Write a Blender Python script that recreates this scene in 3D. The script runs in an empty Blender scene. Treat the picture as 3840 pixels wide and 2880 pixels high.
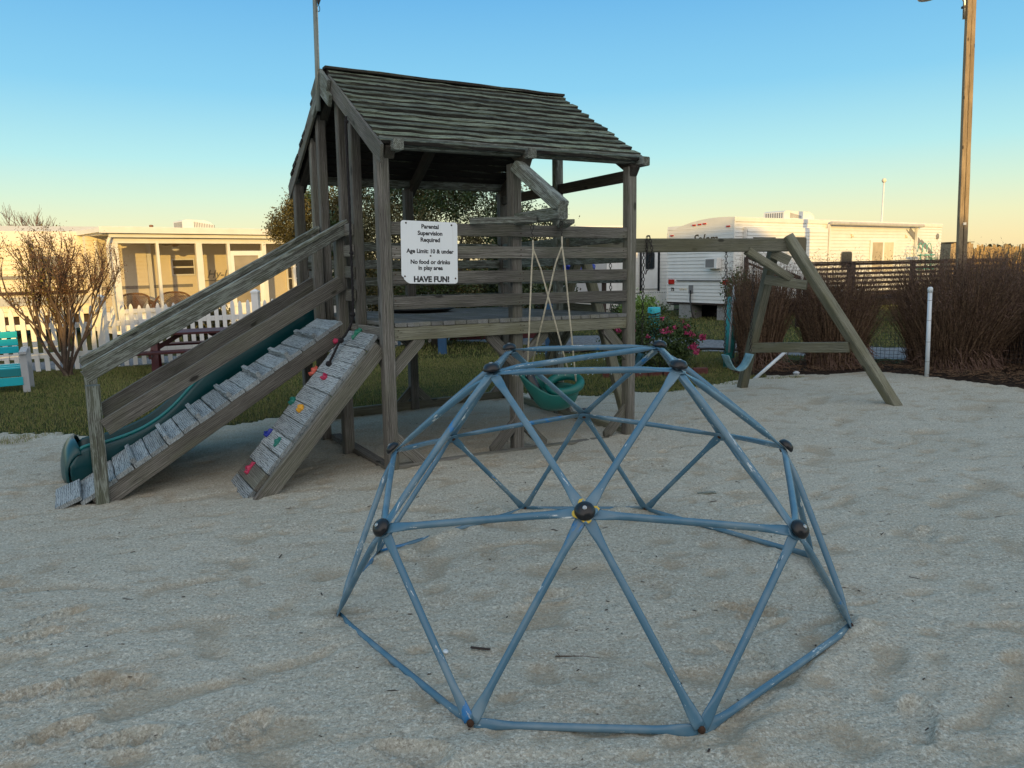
import bpy, bmesh, math, random
import numpy as np
from mathutils import Vector, Matrix, Euler
random.seed(7); rng = np.random.default_rng(7)
S = bpy.context.scene
COL = S.collection
R = math.radians

# ------------------------------------------------------------------ camera
cam = bpy.data.cameras.new('camera'); camo = bpy.data.objects.new('camera', cam); COL.objects.link(camo)
PITCH, ROLL, CAMH = .1592, -.02, 1.55
cp, sp = math.cos(PITCH), math.sin(PITCH)
r_ = Vector((1, 0, 0)); f_ = Vector((0, cp, -sp)); u_ = Vector((0, sp, cp))
cr, sr = math.cos(ROLL), math.sin(ROLL)
RR = cr*r_ + sr*u_; UU = -sr*r_ + cr*u_
m = Matrix((RR, UU, -f_)).transposed().to_4x4(); m.translation = Vector((0, 0, CAMH))
camo.matrix_world = m
cam.sensor_fit = 'HORIZONTAL'; cam.sensor_width = 36.0; cam.lens = 36.0*2803.4/3840
cam.clip_end = 2000; cam.clip_start = .05
S.camera = camo

# ------------------------------------------------------------------ sun and sky
SUN_EL = R(9.0)
SUN_AZ = math.atan2(.2, -.98)          # direction towards the sun, behind the camera and a little right
sv = Vector((math.sin(SUN_AZ)*math.cos(SUN_EL), math.cos(SUN_AZ)*math.cos(SUN_EL), math.sin(SUN_EL)))
sl = bpy.data.lights.new('sun', 'SUN'); so = bpy.data.objects.new('sun', sl); COL.objects.link(so)
sl.energy = 3.7; sl.angle = R(.6); sl.color = (1.0, .63, .17)
so.rotation_euler = sv.to_track_quat('Z', 'Y').to_euler()
so.location = (0, 0, 20)

w = bpy.data.worlds.new('World'); S.world = w; w.use_nodes = True
nt = w.node_tree; nt.nodes.clear()
def N(t, **k):
    n = nt.nodes.new(t)
    for a, b in k.items(): setattr(n, a, b)
    return n
out = N('ShaderNodeOutputWorld'); bg = N('ShaderNodeBackground'); bg.inputs['Strength'].default_value = .1
tc = N('ShaderNodeTexCoord'); sx = N('ShaderNodeSeparateXYZ'); nt.links.new(tc.outputs['Generated'], sx.inputs[0])
rp = N('ShaderNodeValToRGB'); nt.links.new(sx.outputs['Z'], rp.inputs[0])
stops = [(0, (.88, .69, .38)), (.02, (.90, .75, .41)), (.05, (.80, .80, .50)), (.085, (.62, .80, .63)), (.13, (.42, .75, .77)),
         (.21, (.22, .57, .80)), (.31, (.13, .43, .75)), (.6, (.16, .38, .62)), (1, (.17, .36, .56))]
el = rp.color_ramp.elements
while len(el) < len(stops): el.new(.5)
for e, (p, c) in zip(el, stops): e.position = p; e.color = (*c, 1)
sky = N('ShaderNodeTexSky', sky_type='NISHITA'); sky.sun_disc = False
sky.sun_elevation = SUN_EL; sky.sun_rotation = SUN_AZ
dot = N('ShaderNodeVectorMath', operation='DOT_PRODUCT'); nt.links.new(tc.outputs['Generated'], dot.inputs[0]); dot.inputs[1].default_value = sv
mr = N('ShaderNodeMapRange', interpolation_type='SMOOTHSTEP'); nt.links.new(dot.outputs['Value'], mr.inputs[0])
mr.inputs[1].default_value = -.25; mr.inputs[2].default_value = 1; mr.inputs[3].default_value = 0; mr.inputs[4].default_value = 1
glow = N('ShaderNodeMix', data_type='RGBA'); nt.links.new(mr.outputs[0], glow.inputs[0]); nt.links.new(rp.outputs['Color'], glow.inputs['A']); glow.inputs['B'].default_value = (1.22, 1.15, 1.10, 1)
sc = N('ShaderNodeVectorMath', operation='SCALE'); nt.links.new(glow.outputs['Result'], sc.inputs[0]); sc.inputs['Scale'].default_value = 10
mx = N('ShaderNodeMix', data_type='RGBA'); mx.inputs[0].default_value = .88
nt.links.new(sky.outputs[0], mx.inputs['A']); nt.links.new(sc.outputs[0], mx.inputs['B'])
nt.links.new(mx.outputs['Result'], bg.inputs['Color']); nt.links.new(bg.outputs[0], out.inputs[0])
S.view_settings.view_transform = 'Standard'; S.view_settings.look = 'None'
S.view_settings.gamma = 1; S.view_settings.exposure = .24; S.view_settings.use_curve_mapping = False
S.render.engine = 'CYCLES'; S.cycles.max_bounces = 6; S.cycles.use_denoising = True

# ------------------------------------------------------------------ noise and terrain
def vnoise(x, y, s, seed=0):
    x = np.asarray(x, float)*s; y = np.asarray(y, float)*s
    xi = np.floor(x).astype(np.int64); yi = np.floor(y).astype(np.int64); fx = x-xi; fy = y-yi
    fx = fx*fx*(3-2*fx); fy = fy*fy*(3-2*fy)
    def h(a, b):
        n = (a*374761393 + b*668265263 + seed*982451653) & 0x7fffffff
        n = ((n ^ (n >> 13))*1274126177) & 0x7fffffff
        return ((n ^ (n >> 16)) & 0xffff)/65535.
    return (h(xi, yi)*(1-fx)+h(xi+1, yi)*fx)*(1-fy)+(h(xi, yi+1)*(1-fx)+h(xi+1, yi+1)*fx)*fy
def base_h(x, y):
    x = np.asarray(x, float); y = np.asarray(y, float)
    g = -.07*np.exp(-((x+2.9)**2/1.8+(y-5.2)**2/1.6))
    g = g + .03*np.exp(-((x+.1)**2/1.5+(y-5.6)**2/.25))
    g = g + .10*np.clip((x-1.6)/3, 0, 1)*np.exp(-((y-9.2)**2)/3)
    return g
def hollows(x, y):
    u = x*.94+y*.34; v = -x*.34+y*.94
    wx = .25*(vnoise(x, y, 2.1, 41)-.5); wy = .25*(vnoise(x, y, 2.1, 43)-.5)
    a = vnoise(u+wx, (v+wy)*1.7, 5.2, 8); b_ = vnoise(u+3+wx, (v+wy)*1.6, 9.0, 18)
    return np.clip(a-.70, 0, 1)*3.2, np.clip(b_-.72, 0, 1)*3.0
def tower_brown(x, y):  # browner sand around the tower and the ramp foot
    dx, dy = x+.931, y-5.544; c, s_ = math.cos(.529), math.sin(.529); u = dx*c+dy*s_; v = -dx*s_+dy*c
    ins = 1/(1+np.exp(-(u+1.2)*5))/(1+np.exp((u-2.4)*7))/(1+np.exp(-(v-.15)*8))/(1+np.exp((v-2.9)*4))
    return np.clip(ins*(.45+.7*vnoise(x, y, 3.5, 91)) + .5*np.exp(-((u+1.9)**2+(v-1.2)**2)/.5)*vnoise(x, y, 6, 92), 0, .9)
BAND = []   # drifts against the base tubes of the dome: (x0, y0, x1, y1, height, side)
def sand_h(x, y):
    d = np.clip((11-y)/4, 0, 1)
    z = base_h(x, y)
    u = x*.94+y*.34; v = -x*.34+y*.94
    z = z + d*(.018*(vnoise(u, v*1.5, .8, 3)-.5)+.006*(vnoise(u, v*1.8, 2.9, 5)-.5))
    a, b_ = hollows(x, y)
    z = z - d*(.022*a+.014*b_) + d*.010*np.clip(vnoise(u+.05, v+.04, 8.3, 28)-.62, 0, .2)
    z = z + d*(.006*(vnoise(u, v*1.3, 13, 9)-.5)+.006*(vnoise(x, y, 27, 11)-.5)+.0045*(vnoise(x, y, 55, 12)-.5))
    for (x0, y0, x1, y1, h, sd) in BAND:
        dx, dy = x1-x0, y1-y0; L = math.hypot(dx, dy); t = ((x-x0)*dx+(y-y0)*dy)/L/L; q = ((x-x0)*dy-(y-y0)*dx)/L*sd
        tt = np.clip(t, 0, 1); k = np.exp(-((t-tt)*L/.05)**2)*(.35+.65*vnoise(t*3+x0, t*0, 2.3, 61))
        z = z + h*k*np.exp(-np.where(q > 0, (q/.085)**2, (q/.030)**2))
    return z
def gh(x, y): return float(base_h(x, y))

BAND += [(.70, 2.18, 1.46, 2.98, .030, 1), (-.13, 2.19, .70, 2.18, .018, -1), (-.76, 3.02, -.13, 2.19, .020, 1), (1.46, 2.98, 1.36, 3.78, .03, 1), (-.67, 3.80, -.10, 4.55, .034, -1), (-.10, 4.55, .78, 4.52, .026, 1), (-.85, 3.1, -.67, 3.80, .03, -1)]
PRINTS = [(-2.09, 3.01, .5), (-1.54, 2.61, .5), (-1.32, 2.29, .25), (-1.60, 2.32, .6), (-.95, 2.31, .9), (-1.85, 2.56, .4), (-1.68, 2.64, .5),
          (1.05, 3.15, -.5), (.9, 2.75, -.9), (.15, 3.3, .4), (-2.1, 3.2, .8), (-.35, 2.2, -.3), (1.35, 2.3, 1.2), (1.5, 4.6, .3), (2.3, 4.0, .9), (-2.6, 3.6, -.4), (1.9, 5.2, .8)]
def prints_h(x, y):
    z = np.zeros_like(x)
    for k, (px, py, a) in enumerate(PRINTS):
        c, s = math.cos(a), math.sin(a); u = (x-px)*c+(y-py)*s; v = -(x-px)*s+(y-py)*c
        el_ = np.sqrt((u/.125)**2+(v/(.045+.012*np.tanh(u*20)))**2)
        ins = 1/(1+np.exp((el_-1)*14))
        z += -.022*ins + .013*np.exp(-((el_-1.25)**2)/.03)
        if k < 7: z += ins*.0105*np.clip(2.2*np.sin(u*2*math.pi/.060+1.2*np.cos(v*45)), -1, 1)
    return z

# ------------------------------------------------------------------ material helpers
class MB:
    def __init__(s, name):
        s.m = bpy.data.materials.new(name); s.m.use_nodes = True; s.t = s.m.node_tree; s.n = s.t.nodes; s.l = s.t.links
        s.b = s.n['Principled BSDF']; s.tc = s.n.new('ShaderNodeTexCoord'); s.src = s.tc.outputs['Object']
    def rand(s, k=17.):
        oi = s.n.new('ShaderNodeObjectInfo'); a = s.n.new('ShaderNodeVectorMath'); a.operation = 'SCALE'
        cb = s.n.new('ShaderNodeCombineXYZ')
        for i in range(3): s.l.new(oi.outputs['Random'], cb.inputs[i])
        s.l.new(cb.outputs[0], a.inputs[0]); a.inputs['Scale'].default_value = k
        b = s.n.new('ShaderNodeVectorMath'); b.operation = 'ADD'; s.l.new(s.tc.outputs['Object'], b.inputs[0]); s.l.new(a.outputs[0], b.inputs[1])
        s.src = b.outputs[0]; s.oi = oi
    def world(s):
        g = s.n.new('ShaderNodeNewGeometry'); s.src = g.outputs['Position']
    def map(s, scale, loc=(0, 0, 0)):
        m_ = s.n.new('ShaderNodeMapping'); s.l.new(s.src, m_.inputs[0]); m_.inputs['Scale'].default_value = scale; m_.inputs['Location'].default_value = loc
        return m_.outputs[0]
    def noise(s, scale=(1, 1, 1), sc=5., det=5, dis=0., rough=.55):
        n = s.n.new('ShaderNodeTexNoise'); s.l.new(s.map(scale), n.inputs['Vector']); n.inputs['Scale'].default_value = sc
        n.inputs['Detail'].default_value = det; n.inputs['Distortion'].default_value = dis; n.inputs['Roughness'].default_value = rough
        return n.outputs['Fac']
    def ramp(s, x, st):
        n = s.n.new('ShaderNodeValToRGB'); s.l.new(x, n.inputs[0]); e = n.color_ramp.elements
        while len(e) < len(st): e.new(.5)
        for q, (p, c) in zip(e, st):
            q.position = p; q.color = (*c, 1) if isinstance(c, tuple) else (c, c, c, 1)
        return n.outputs[0]
    def mix(s, f, a, b, mode='MIX'):
        n = s.n.new('ShaderNodeMix'); n.data_type = 'RGBA'; n.blend_type = mode
        for i, v in ((0, f), ('A', a), ('B', b)):
            if isinstance(v, (int, float)) and i == 0: n.inputs[0].default_value = v
            elif isinstance(v, tuple): n.inputs[i].default_value = (*v, 1)
            elif isinstance(v, (int, float)): n.inputs[i].default_value = (v, v, v, 1)
            else: s.l.new(v, n.inputs[i])
        return n.outputs['Result']
    def math(s, op, a, b=None):
        n = s.n.new('ShaderNodeMath'); n.operation = op
        for i, v in ((0, a), (1, b)):
            if v is None: continue
            if isinstance(v, (int, float)): n.inputs[i].default_value = v
            else: s.l.new(v, n.inputs[i])
        return n.outputs[0]
    def bump(s, h, st=.4, d=.01):
        n = s.n.new('ShaderNodeBump'); n.inputs['Strength'].default_value = st; n.inputs['Distance'].default_value = d; s.l.new(h, n.inputs['Height']); s.l.new(n.outputs[0], s.b.inputs['Normal'])
    def set(s, col=None, rough=.6, metal=0., spec=.5):
        if col is not None:
            if isinstance(col, tuple): s.b.inputs['Base Color'].default_value = (*col, 1)
            else: s.l.new(col, s.b.inputs['Base Color'])
        if isinstance(rough, (int, float)): s.b.inputs['Roughness'].default_value = rough
        else: s.l.new(rough, s.b.inputs['Roughness'])
        s.b.inputs['Metallic'].default_value = metal; s.b.inputs['Specular IOR Level'].default_value = spec
        return s.m

def wood(name, dark, mid, light, moss=(.07, .085, .035), moss_amt=.5, white=0., white_col=(.5, .52, .5), bump=.5, rings=.6, rough=.85, crack=.7, under=None, vlo=.78, vhi=1.2):
    b = MB(name); b.rand()
    grain = b.noise((1.0, 38, 38), 3.0, 7, .35, .6)
    fine = b.noise((3, 160, 160), 2.0, 4, 0.)
    wv = b.n.new('ShaderNodeTexWave'); wv.wave_type = 'RINGS'; wv.rings_direction = 'X'
    b.l.new(b.map((.35, 1, 1), (0, .06, .08)), wv.inputs['Vector']); wv.inputs['Scale'].default_value = 34; wv.inputs['Distortion'].default_value = 5.0
    wv.inputs['Detail'].default_value = 2.5; wv.inputs['Detail Scale'].default_value = 1.1
    g = b.math('ADD', b.math('MULTIPLY', grain, .75), b.math('MULTIPLY', wv.outputs['Fac'], .30*rings))
    g = b.math('ADD', g, b.math('MULTIPLY', b.math('SUBTRACT', fine, .5), .35))
    c = b.ramp(g, [(.22, dark), (.48, mid), (.80, light)])
    vr = b.n.new('ShaderNodeTexVoronoi'); b.l.new(b.map((2.0, 4.5, 4.5)), vr.inputs['Vector']); vr.inputs['Scale'].default_value = 1.3
    kn = b.ramp(vr.outputs['Distance'], [(.0, 1.), (.075, 1.), (.12, 0.)])
    c = b.mix(kn, c, tuple(x*.45 for x in dark))
    blot = b.noise((.8, 2.2, 2.2), 2.2, 4, .3)
    c = b.mix(b.ramp(blot, [(.30, .55), (.62, 0.)]), c, tuple(x*.8 for x in dark))
    if moss_amt:
        ms = b.noise((1.1, 3, 3), 1.9, 5, .4)
        fac = b.math('MULTIPLY', b.ramp(ms, [(.45, 0.), (.62, 1.)]), moss_amt)
        c = b.mix(fac, c, moss)
    if white:
        wn = b.math('ADD', b.math('MULTIPLY', b.noise((2, 9, 9), 4., 8, .5, .7), .72), b.math('MULTIPLY', g, .38))
        wf = b.ramp(wn, [(.53-white*.12, 0.), (.61-white*.12, 1.)])
        c = b.mix(b.math('MULTIPLY', wf, .85), c, white_col)
    ck = b.noise((.55, 34, 34), 2.0, 2, .15)
    c = b.mix(b.math('MULTIPLY', b.ramp(ck, [(.485, 0.), (.497, 1.), (.503, 1.), (.515, 0.)]), crack), c, tuple(x*.35 for x in dark))
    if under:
        sn = b.n.new('ShaderNodeSeparateXYZ'); b.l.new(b.tc.outputs['Normal'], sn.inputs[0]); c = b.mix(b.ramp(sn.outputs['Z'], [(0., 1.), (.25, 0.)]), c, under)  # downward faces darkened: shade under the boards put into the colour
    v = b.n.new('ShaderNodeHueSaturation'); b.l.new(c, v.inputs['Color'])
    mr_ = b.n.new('ShaderNodeMapRange'); b.l.new(b.oi.outputs['Random'], mr_.inputs[0]); mr_.inputs[3].default_value = vlo; mr_.inputs[4].default_value = vhi
    b.l.new(mr_.outputs[0], v.inputs['Value'])
    hh = b.math('ADD', g, b.math('MULTIPLY', fine, .5))
    b.bump(hh, bump, .006)
    return b.set(v.outputs[0], rough)
M = {}
M['wood'] = wood('weathered_wood', (.048, .043, .036), (.155, .146, .128), (.36, .35, .32), moss=(.11, .12, .07), moss_amt=.35, vlo=.72, vhi=1.25)
M['wood_old'] = wood('rail_wood', (.050, .050, .042), (.130, .135, .115), (.26, .275, .24), moss=(.09, .11, .06), moss_amt=.5, white=.12, white_col=(.25, .28, .25))
M['wood_dark'] = wood('shaded_frame_wood', (.018, .015, .012), (.045, .038, .030), (.09, .08, .065), moss_amt=.1)  # roof frame wood, shade under the roof put into its darker colour
M['deck'] = wood('deck_wood', (.10, .10, .095), (.20, .205, .20), (.33, .34, .34), moss=(.13, .125, .05), moss_amt=.35)
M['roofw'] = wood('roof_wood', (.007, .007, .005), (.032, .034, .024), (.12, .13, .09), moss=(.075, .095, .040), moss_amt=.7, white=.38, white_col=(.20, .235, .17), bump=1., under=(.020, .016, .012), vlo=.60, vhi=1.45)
M['painted'] = wood('flaking_white_paint_wood', (.035, .04, .045), (.155, .175, .185), (.36, .40, .42), moss=(.10, .12, .11), moss_amt=.4, white=.22, white_col=(.42, .47, .49), bump=.9, rings=2.6)
M['swingwood'] = wood('green_tinged_wood', (.075, .073, .050), (.180, .180, .135), (.32, .32, .25), moss=(.13, .125, .065), moss_amt=.5)
M['darkwood'] = wood('dark_brown_wood', (.022, .014, .011), (.050, .034, .028), (.10, .07, .06), moss_amt=0)
M['poletimber'] = wood('pole_timber', (.17, .12, .07), (.40, .30, .18), (.54, .42, .26), moss_amt=0)
M['redwood'] = wood('dark_red_painted_wood', (.035, .006, .008), (.085, .012, .016), (.12, .025, .028), moss_amt=0, bump=.2, rings=.3, rough=.5)

def plain(name, col, rough=.5, var=.12, nsc=6., bump=.0, metal=0., spec=.5, bsc=60.):
    b = MB(name); n = b.noise((1, 1, 1), nsc, 4)
    c = b.mix(b.ramp(n, [(.3, 0.), (.7, 1.)]), tuple(x*(1-var) for x in col), tuple(min(1, x*(1+var)) for x in col))
    if bump: b.bump(b.noise((1, 1, 1), bsc, 3), bump, .004)
    return b.set(c, rough, metal, spec)
M['black'] = plain('black_plastic', (.008, .008, .010), .28, .3)
M['rope'] = plain('black_rope', (.012, .010, .012), .8, .3, 60, .8, bsc=140)
M['cream_rope'] = plain('cream_rope', (.50, .45, .34), .85, .25, 50, .8, bsc=200)
M['chain'] = plain('dark_rusty_chain', (.028, .022, .020), .55, .4, 80, metal=.3)
M['steel'] = plain('bare_steel', (.45, .46, .46), .35, .1, metal=.9)
M['rust'] = plain('rusty_bolt', (.045, .020, .010), .9, .5, 60, .6)
M['white'] = plain('white_vinyl', (.80, .80, .78), .45, .04)
M['whitedirt'] = plain('aged_white_aluminium', (.74, .73, .69), .4, .06, 3)
M['turq'] = plain('turquoise_paint', (.015, .42, .50), .4, .10, 3)
M['turq_old'] = plain('worn_turquoise_paint', (.05, .36, .38), .6, .35, 9)
M['greyplastic'] = plain('light_grey_plastic', (.42, .44, .46), .5, .06)
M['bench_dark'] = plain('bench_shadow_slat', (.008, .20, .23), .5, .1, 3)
M['teal'] = plain('teal_green_plastic', (.003, .052, .060), .30, .10, 4)
M['dteal'] = plain('dark_teal_plastic', (.003, .055, .060), .40, .12, 4)
M['blue'] = plain('blue_paint', (.018, .075, .17), .5, .15)
M['bluetarp'] = plain('blue_tarp', (.01, .03, .30), .45, .3, 8)
M['glass'] = plain('dark_window_glass', (.010, .012, .014), .08, .1)
M['red'] = plain('red_lens', (.45, .02, .015), .25, .1)
M['grey'] = plain('grey_trim', (.20, .20, .20), .5, .1)
M['block'] = plain('concrete_block', (.30, .30, .29), .9, .15, 20, .5)
M['brick'] = plain('brick_edging', (.12, .04, .035), .85, .3, 20, .5)
M['tan'] = plain('tan_siding', (.74, .66, .50), .5, .03)
M['wicker'] = plain('brown_wicker', (.19, .085, .035), .7, .2, 30, .7)
M['flag'] = plain('furled_dark_flag', (.05, .045, .05), .85, .4, 15)
M['pvc'] = plain('white_pvc', (.62, .68, .72), .35, .06, 5)
M['signw'] = None
b = MB('sign_white'); n1 = b.noise((1, 1, 1), 7, 4); st = b.noise((60, 1, 3), 1.6, 3)
M['signw'] = b.set(b.mix(b.ramp(st, [(.60, 0.), (.75, .35)]), b.mix(n1, (.76, .82, .86), (.84, .88, .90)), (.45, .40, .33)), .4)
# chipped blue paint of the climber
b = MB('chipped_blue_paint'); b.rand()
base = b.mix(b.noise((1, 1, 1), 5, 4), (.058, .145, .220), (.082, .182, .265))
up = b.n.new('ShaderNodeNewGeometry'); sep = b.n.new('ShaderNodeSeparateXYZ'); b.l.new(up.outputs['Normal'], sep.inputs[0])
base = b.mix(b.math('MULTIPLY', b.ramp(b.noise((1.5, 1.5, 1.5), 2.5, 4), [(.48, 0.), (.6, 1.)]), .7), base, (.16, .24, .29))
base = b.mix(b.ramp(b.noise((1, 1.6, 1.6), 3.2, 6, .4), [(.655, 0.), (.68, 1.)]), base, (.02, .17, .42))
base = b.mix(b.ramp(b.noise((6, 30, 30), 1.2, 8, .2, .7), [(.635, 0.), (.645, 1.)]), base, (.55, .60, .60))
base = b.mix(b.ramp(b.noise((1.6, 11, 11), 2.4, 8, .3, .7), [(.675, 0.), (.69, 1.)]), base, (.55, .42, .06))
base = b.mix(b.ramp(b.noise((2.4, 10, 10), 3.1, 8, .6, .7), [(.67, 0.), (.69, 1.)]), base, (.015, .016, .018))
b.bump(b.noise((1, 1, 1), 90, 3), .15, .002)
M['dome'] = b.set(base, .26)
b = MB('yellow_paint_patch'); M['yellow'] = b.set(b.mix(b.ramp(b.noise((1, 1, 1), 40, 6), [(.5, 0.), (.52, 1.)]), (.60, .42, .05), (.10, .22, .32)), .45)
# sand
b = MB('sand'); b.world()
big = b.noise((1, 1, 1), .9, 5, .3); med = b.noise((1, 1.6, 1), 3.5, 6); fi = b.noise((1, 1, 1), 170, 3, 0, .8); fi2 = b.noise((1, 1, 1), 420, 2, 0, .8)
c = b.mix(b.ramp(big, [(.35, 0.), (.65, 1.)]), (.425, .410, .335), (.49, .47, .39))
c = b.mix(b.math('MULTIPLY', b.ramp(med, [(.50, 0.), (.68, 1.)]), .55), c, (.42, .355, .265))
c = b.mix(b.ramp(fi, [(.30, .75), (.46, 0.)]), c, (.19, .165, .13))
c = b.mix(b.ramp(fi, [(.56, 0.), (.74, .6)]), c, (.86, .83, .77))
vd = b.n.new('ShaderNodeTexVoronoi'); b.l.new(b.map((1, 1, 1)), vd.inputs['Vector']); vd.inputs['Scale'].default_value = 55
c = b.mix(b.math('MULTIPLY', b.ramp(vd.outputs['Distance'], [(.05, 1.), (.10, 0.)]), .6), c, (.10, .085, .065))
c = b.mix(b.math('MULTIPLY', b.ramp(b.noise((1, 1, 1), 62, 3, 0, .7), [(.36, 1.), (.50, 0.)]), .62), c, (.20, .18, .145))
c = b.mix(b.math('MULTIPLY', b.ramp(b.noise((1, 1, 1), 75, 3, 0, .7), [(.52, 0.), (.64, 1.)]), .60), c, (.78, .77, .68))
att = b.n.new('ShaderNodeAttribute'); att.attribute_name = 'shade_and_brown'  # browns the sand hollows: shade of the relief put into the colour
c = b.mix(b.math('MULTIPLY', att.outputs['Fac'], .5), c, (.33, .27, .185))
hg = b.math('ADD', b.math('MULTIPLY', fi, .5), b.math('ADD', b.math('MULTIPLY', b.noise((1, 1, 1), 55, 4), 1.2), b.math('MULTIPLY', b.noise((1, 1.4, 1), 20, 4), 1.0)))
b.bump(hg, .9, .011); M['sand'] = b.set(c, .95, spec=.2)
b = MB('lawn_soil'); b.world()
c = b.mix(b.ramp(b.noise((1, 1, 1), .8, 6), [(.4, 0.), (.6, 1.)]), (.045, .060, .018), (.085, .080, .032))
c = b.mix(b.ramp(b.noise((1, 1, 1), 45, 4), [(.35, .8), (.6, 0.)]), c, (.020, .030, .008))
b.bump(b.noise((1, 1, 1), 60, 4), 1., .03); M['lawn'] = b.set(c, .95, spec=.1)
b = MB('gravel'); b.world(); vg = b.n.new('ShaderNodeTexVoronoi'); b.l.new(b.map((1, 1, 1)), vg.inputs['Vector']); vg.inputs['Scale'].default_value = 28
c = b.mix(vg.outputs['Color'], (.09, .10, .11), (.24, .25, .265)); b.bump(vg.outputs['Distance'], 1., .02); M['gravel'] = b.set(c, .9)
b = MB('mulch'); b.world(); c = b.mix(b.ramp(b.noise((1, 1, 1), 26, 6), [(.35, 0.), (.65, 1.)]), (.012, .009, .009), (.065, .045, .032)); b.bump(b.noise((1, 1, 1), 40, 5), 1., .05); M['mulch'] = b.set(c, .95, spec=.1)
def leafm(name, c1, c2, c3=None, rough=.55, k=3.):
    b = MB(name); b.world(); c = b.mix(b.ramp(b.noise((1, 1, 1), k, 3), [(.35, 0.), (.65, 1.)]), c1, c2)
    c = b.mix(b.ramp(b.noise((1, 1, 1), 40, 1), [(.4, 0.), (.6, 1.)]), c, c3 or c2); return b.set(c, rough, spec=.3)
M['grass'] = leafm('grass_blades', (.085, .145, .028), (.150, .190, .045), (.25, .22, .09))
M['dew'] = leafm('dewy_grass', (.10, .15, .09), (.16, .20, .12), (.09, .13, .06))
M['holly'] = leafm('holly_leaves', (.016, .036, .012), (.030, .055, .016), (.050, .072, .020), .4)
M['hollyb'] = leafm('olive_leaves', (.060, .050, .018), (.085, .075, .025))
M['myrtle'] = leafm('rusty_leaves', (.060, .024, .020), (.115, .050, .032), (.22, .12, .06), k=2.)
M['myrtleg'] = leafm('yellow_green_leaves', (.10, .11, .02), (.2, .17, .04))
M['bark'] = plain('bark', (.095, .066, .048), .9, .35, 12, .8)
M['bark2'] = plain('grey_bark', (.07, .06, .05), .9, .3, 12, .8)
M['twigs'] = plain('far_twigs', (.16, .095, .08), .9, .2, 3)
M['reed'] = leafm('grass_culms', (.045, .026, .018), (.095, .056, .036), (.20, .13, .08), .8, 2.)
M['plume'] = leafm('grass_plumes', (.10, .062, .050), (.16, .10, .078), None, .9, 2.)
M['reedlit'] = leafm('golden_reeds', (.30, .20, .09), (.42, .29, .13), None, .8, .8)
M['rose'] = leafm('rose_leaves', (.030, .060, .014), (.060, .095, .025))
M['petal'] = leafm('pink_petals', (.36, .02, .09), (.50, .07, .18), None, .5, 9.)
M['fern'] = leafm('light_green_leaves', (.10, .19, .04), (.16, .26, .05))
M['lit_leaf'] = leafm('ochre_leaves', (.22, .15, .03), (.34, .24, .06))

# ------------------------------------------------------------------ geometry helpers
def obj(name, me, mat=None, parent=None):
    o = bpy.data.objects.new(name, me); COL.objects.link(o)
    if mat is not None and not me.materials: me.materials.append(mat)
    if parent is not None: o.parent = parent
    return o
def tag(o, label, cat, group=None):
    o['label'] = label; o['category'] = cat
    if group: o['group'] = group
    return o
def thing(name, label, cat, loc=(0, 0, 0), rot=(0, 0, 0), group=None):
    o = bpy.data.objects.new(name, None); COL.objects.link(o); o.location = loc; o.rotation_euler = rot; o.empty_display_size = .1
    return tag(o, label, cat, group)
def mesh(name, v, f, smooth=False):
    me = bpy.data.meshes.new(name); me.from_pydata([tuple(p) for p in v], [], [tuple(q) for q in f]); me.update()
    if smooth: me.polygons.foreach_set('use_smooth', [True]*len(me.polygons))
    return me
def mesh_np(name, V, F, smooth=False):
    V = np.asarray(V, np.float32).reshape(-1, 3); F = np.asarray(F, np.int32); k = F.shape[1]
    me = bpy.data.meshes.new(name); me.vertices.add(len(V)); me.vertices.foreach_set('co', V.ravel())
    me.loops.add(F.size); me.loops.foreach_set('vertex_index', F.ravel()); me.polygons.add(len(F))
    me.polygons.foreach_set('loop_start', np.arange(0, F.size, k, dtype=np.int32)); me.update(calc_edges=True)
    if smooth: me.polygons.foreach_set('use_smooth', np.ones(len(F), bool))
    me.validate(); return me
def frame(a, b, up=(0, 0, 1)):
    a = Vector(a); b = Vector(b); x = (b-a).normalized(); up = Vector(up)
    y = up.cross(x)
    if y.length < 1e-4: y = Vector((0, 1, 0)).cross(x) if abs(x.y) < .9 else Vector((1, 0, 0)).cross(x)
    y.normalize(); z = x.cross(y)
    mt = Matrix((x, y, z)).transposed().to_4x4(); mt.translation = (a+b)/2
    return mt, (b-a).length
def beam_mesh(L, w, h, c=None, seg=1, jit=0., cut0=0., cut1=0.):
    """chamfered timber along X; w is Y, h is Z; cut0/cut1 shear the end faces along Z"""
    c = min(w, h)*.10 if c is None else c
    prof = [(-w/2+c, -h/2), (w/2-c, -h/2), (w/2, -h/2+c), (w/2, h/2-c), (w/2-c, h/2), (-w/2+c, h/2), (-w/2, h/2-c), (-w/2, -h/2+c)]
    V = []; F = []
    for i in range(seg+1):
        t = i/seg; x = -L/2+L*t; dy = random.uniform(-jit, jit); dz = random.uniform(-jit, jit)
        for (y, z) in prof:
            sh = (cut0*(1-t)+cut1*t)*z if (cut0 or cut1) else 0
            V.append((x+sh, y+dy+random.uniform(-jit, jit)*.4, z+dz+random.uniform(-jit, jit)*.4))
    for i in range(seg):
        for k in range(8): F.append((i*8+k, i*8+(k+1) % 8, i*8+8+(k+1) % 8, i*8+8+k))
    F.append(tuple(range(7, -1, -1))); F.append(tuple(seg*8+k for k in range(8)))
    return mesh('timber', V, F)
def beam(name, a, b_, w, h, mat, parent=None, up=(0, 0, 1), seg=1, jit=0., cut0=0., cut1=0., c=None):
    mt, L = frame(a, b_, up)
    o = obj(name, beam_mesh(L, w, h, c, seg, jit, cut0, cut1), mat, parent); o.matrix_local = mt
    return o
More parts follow.
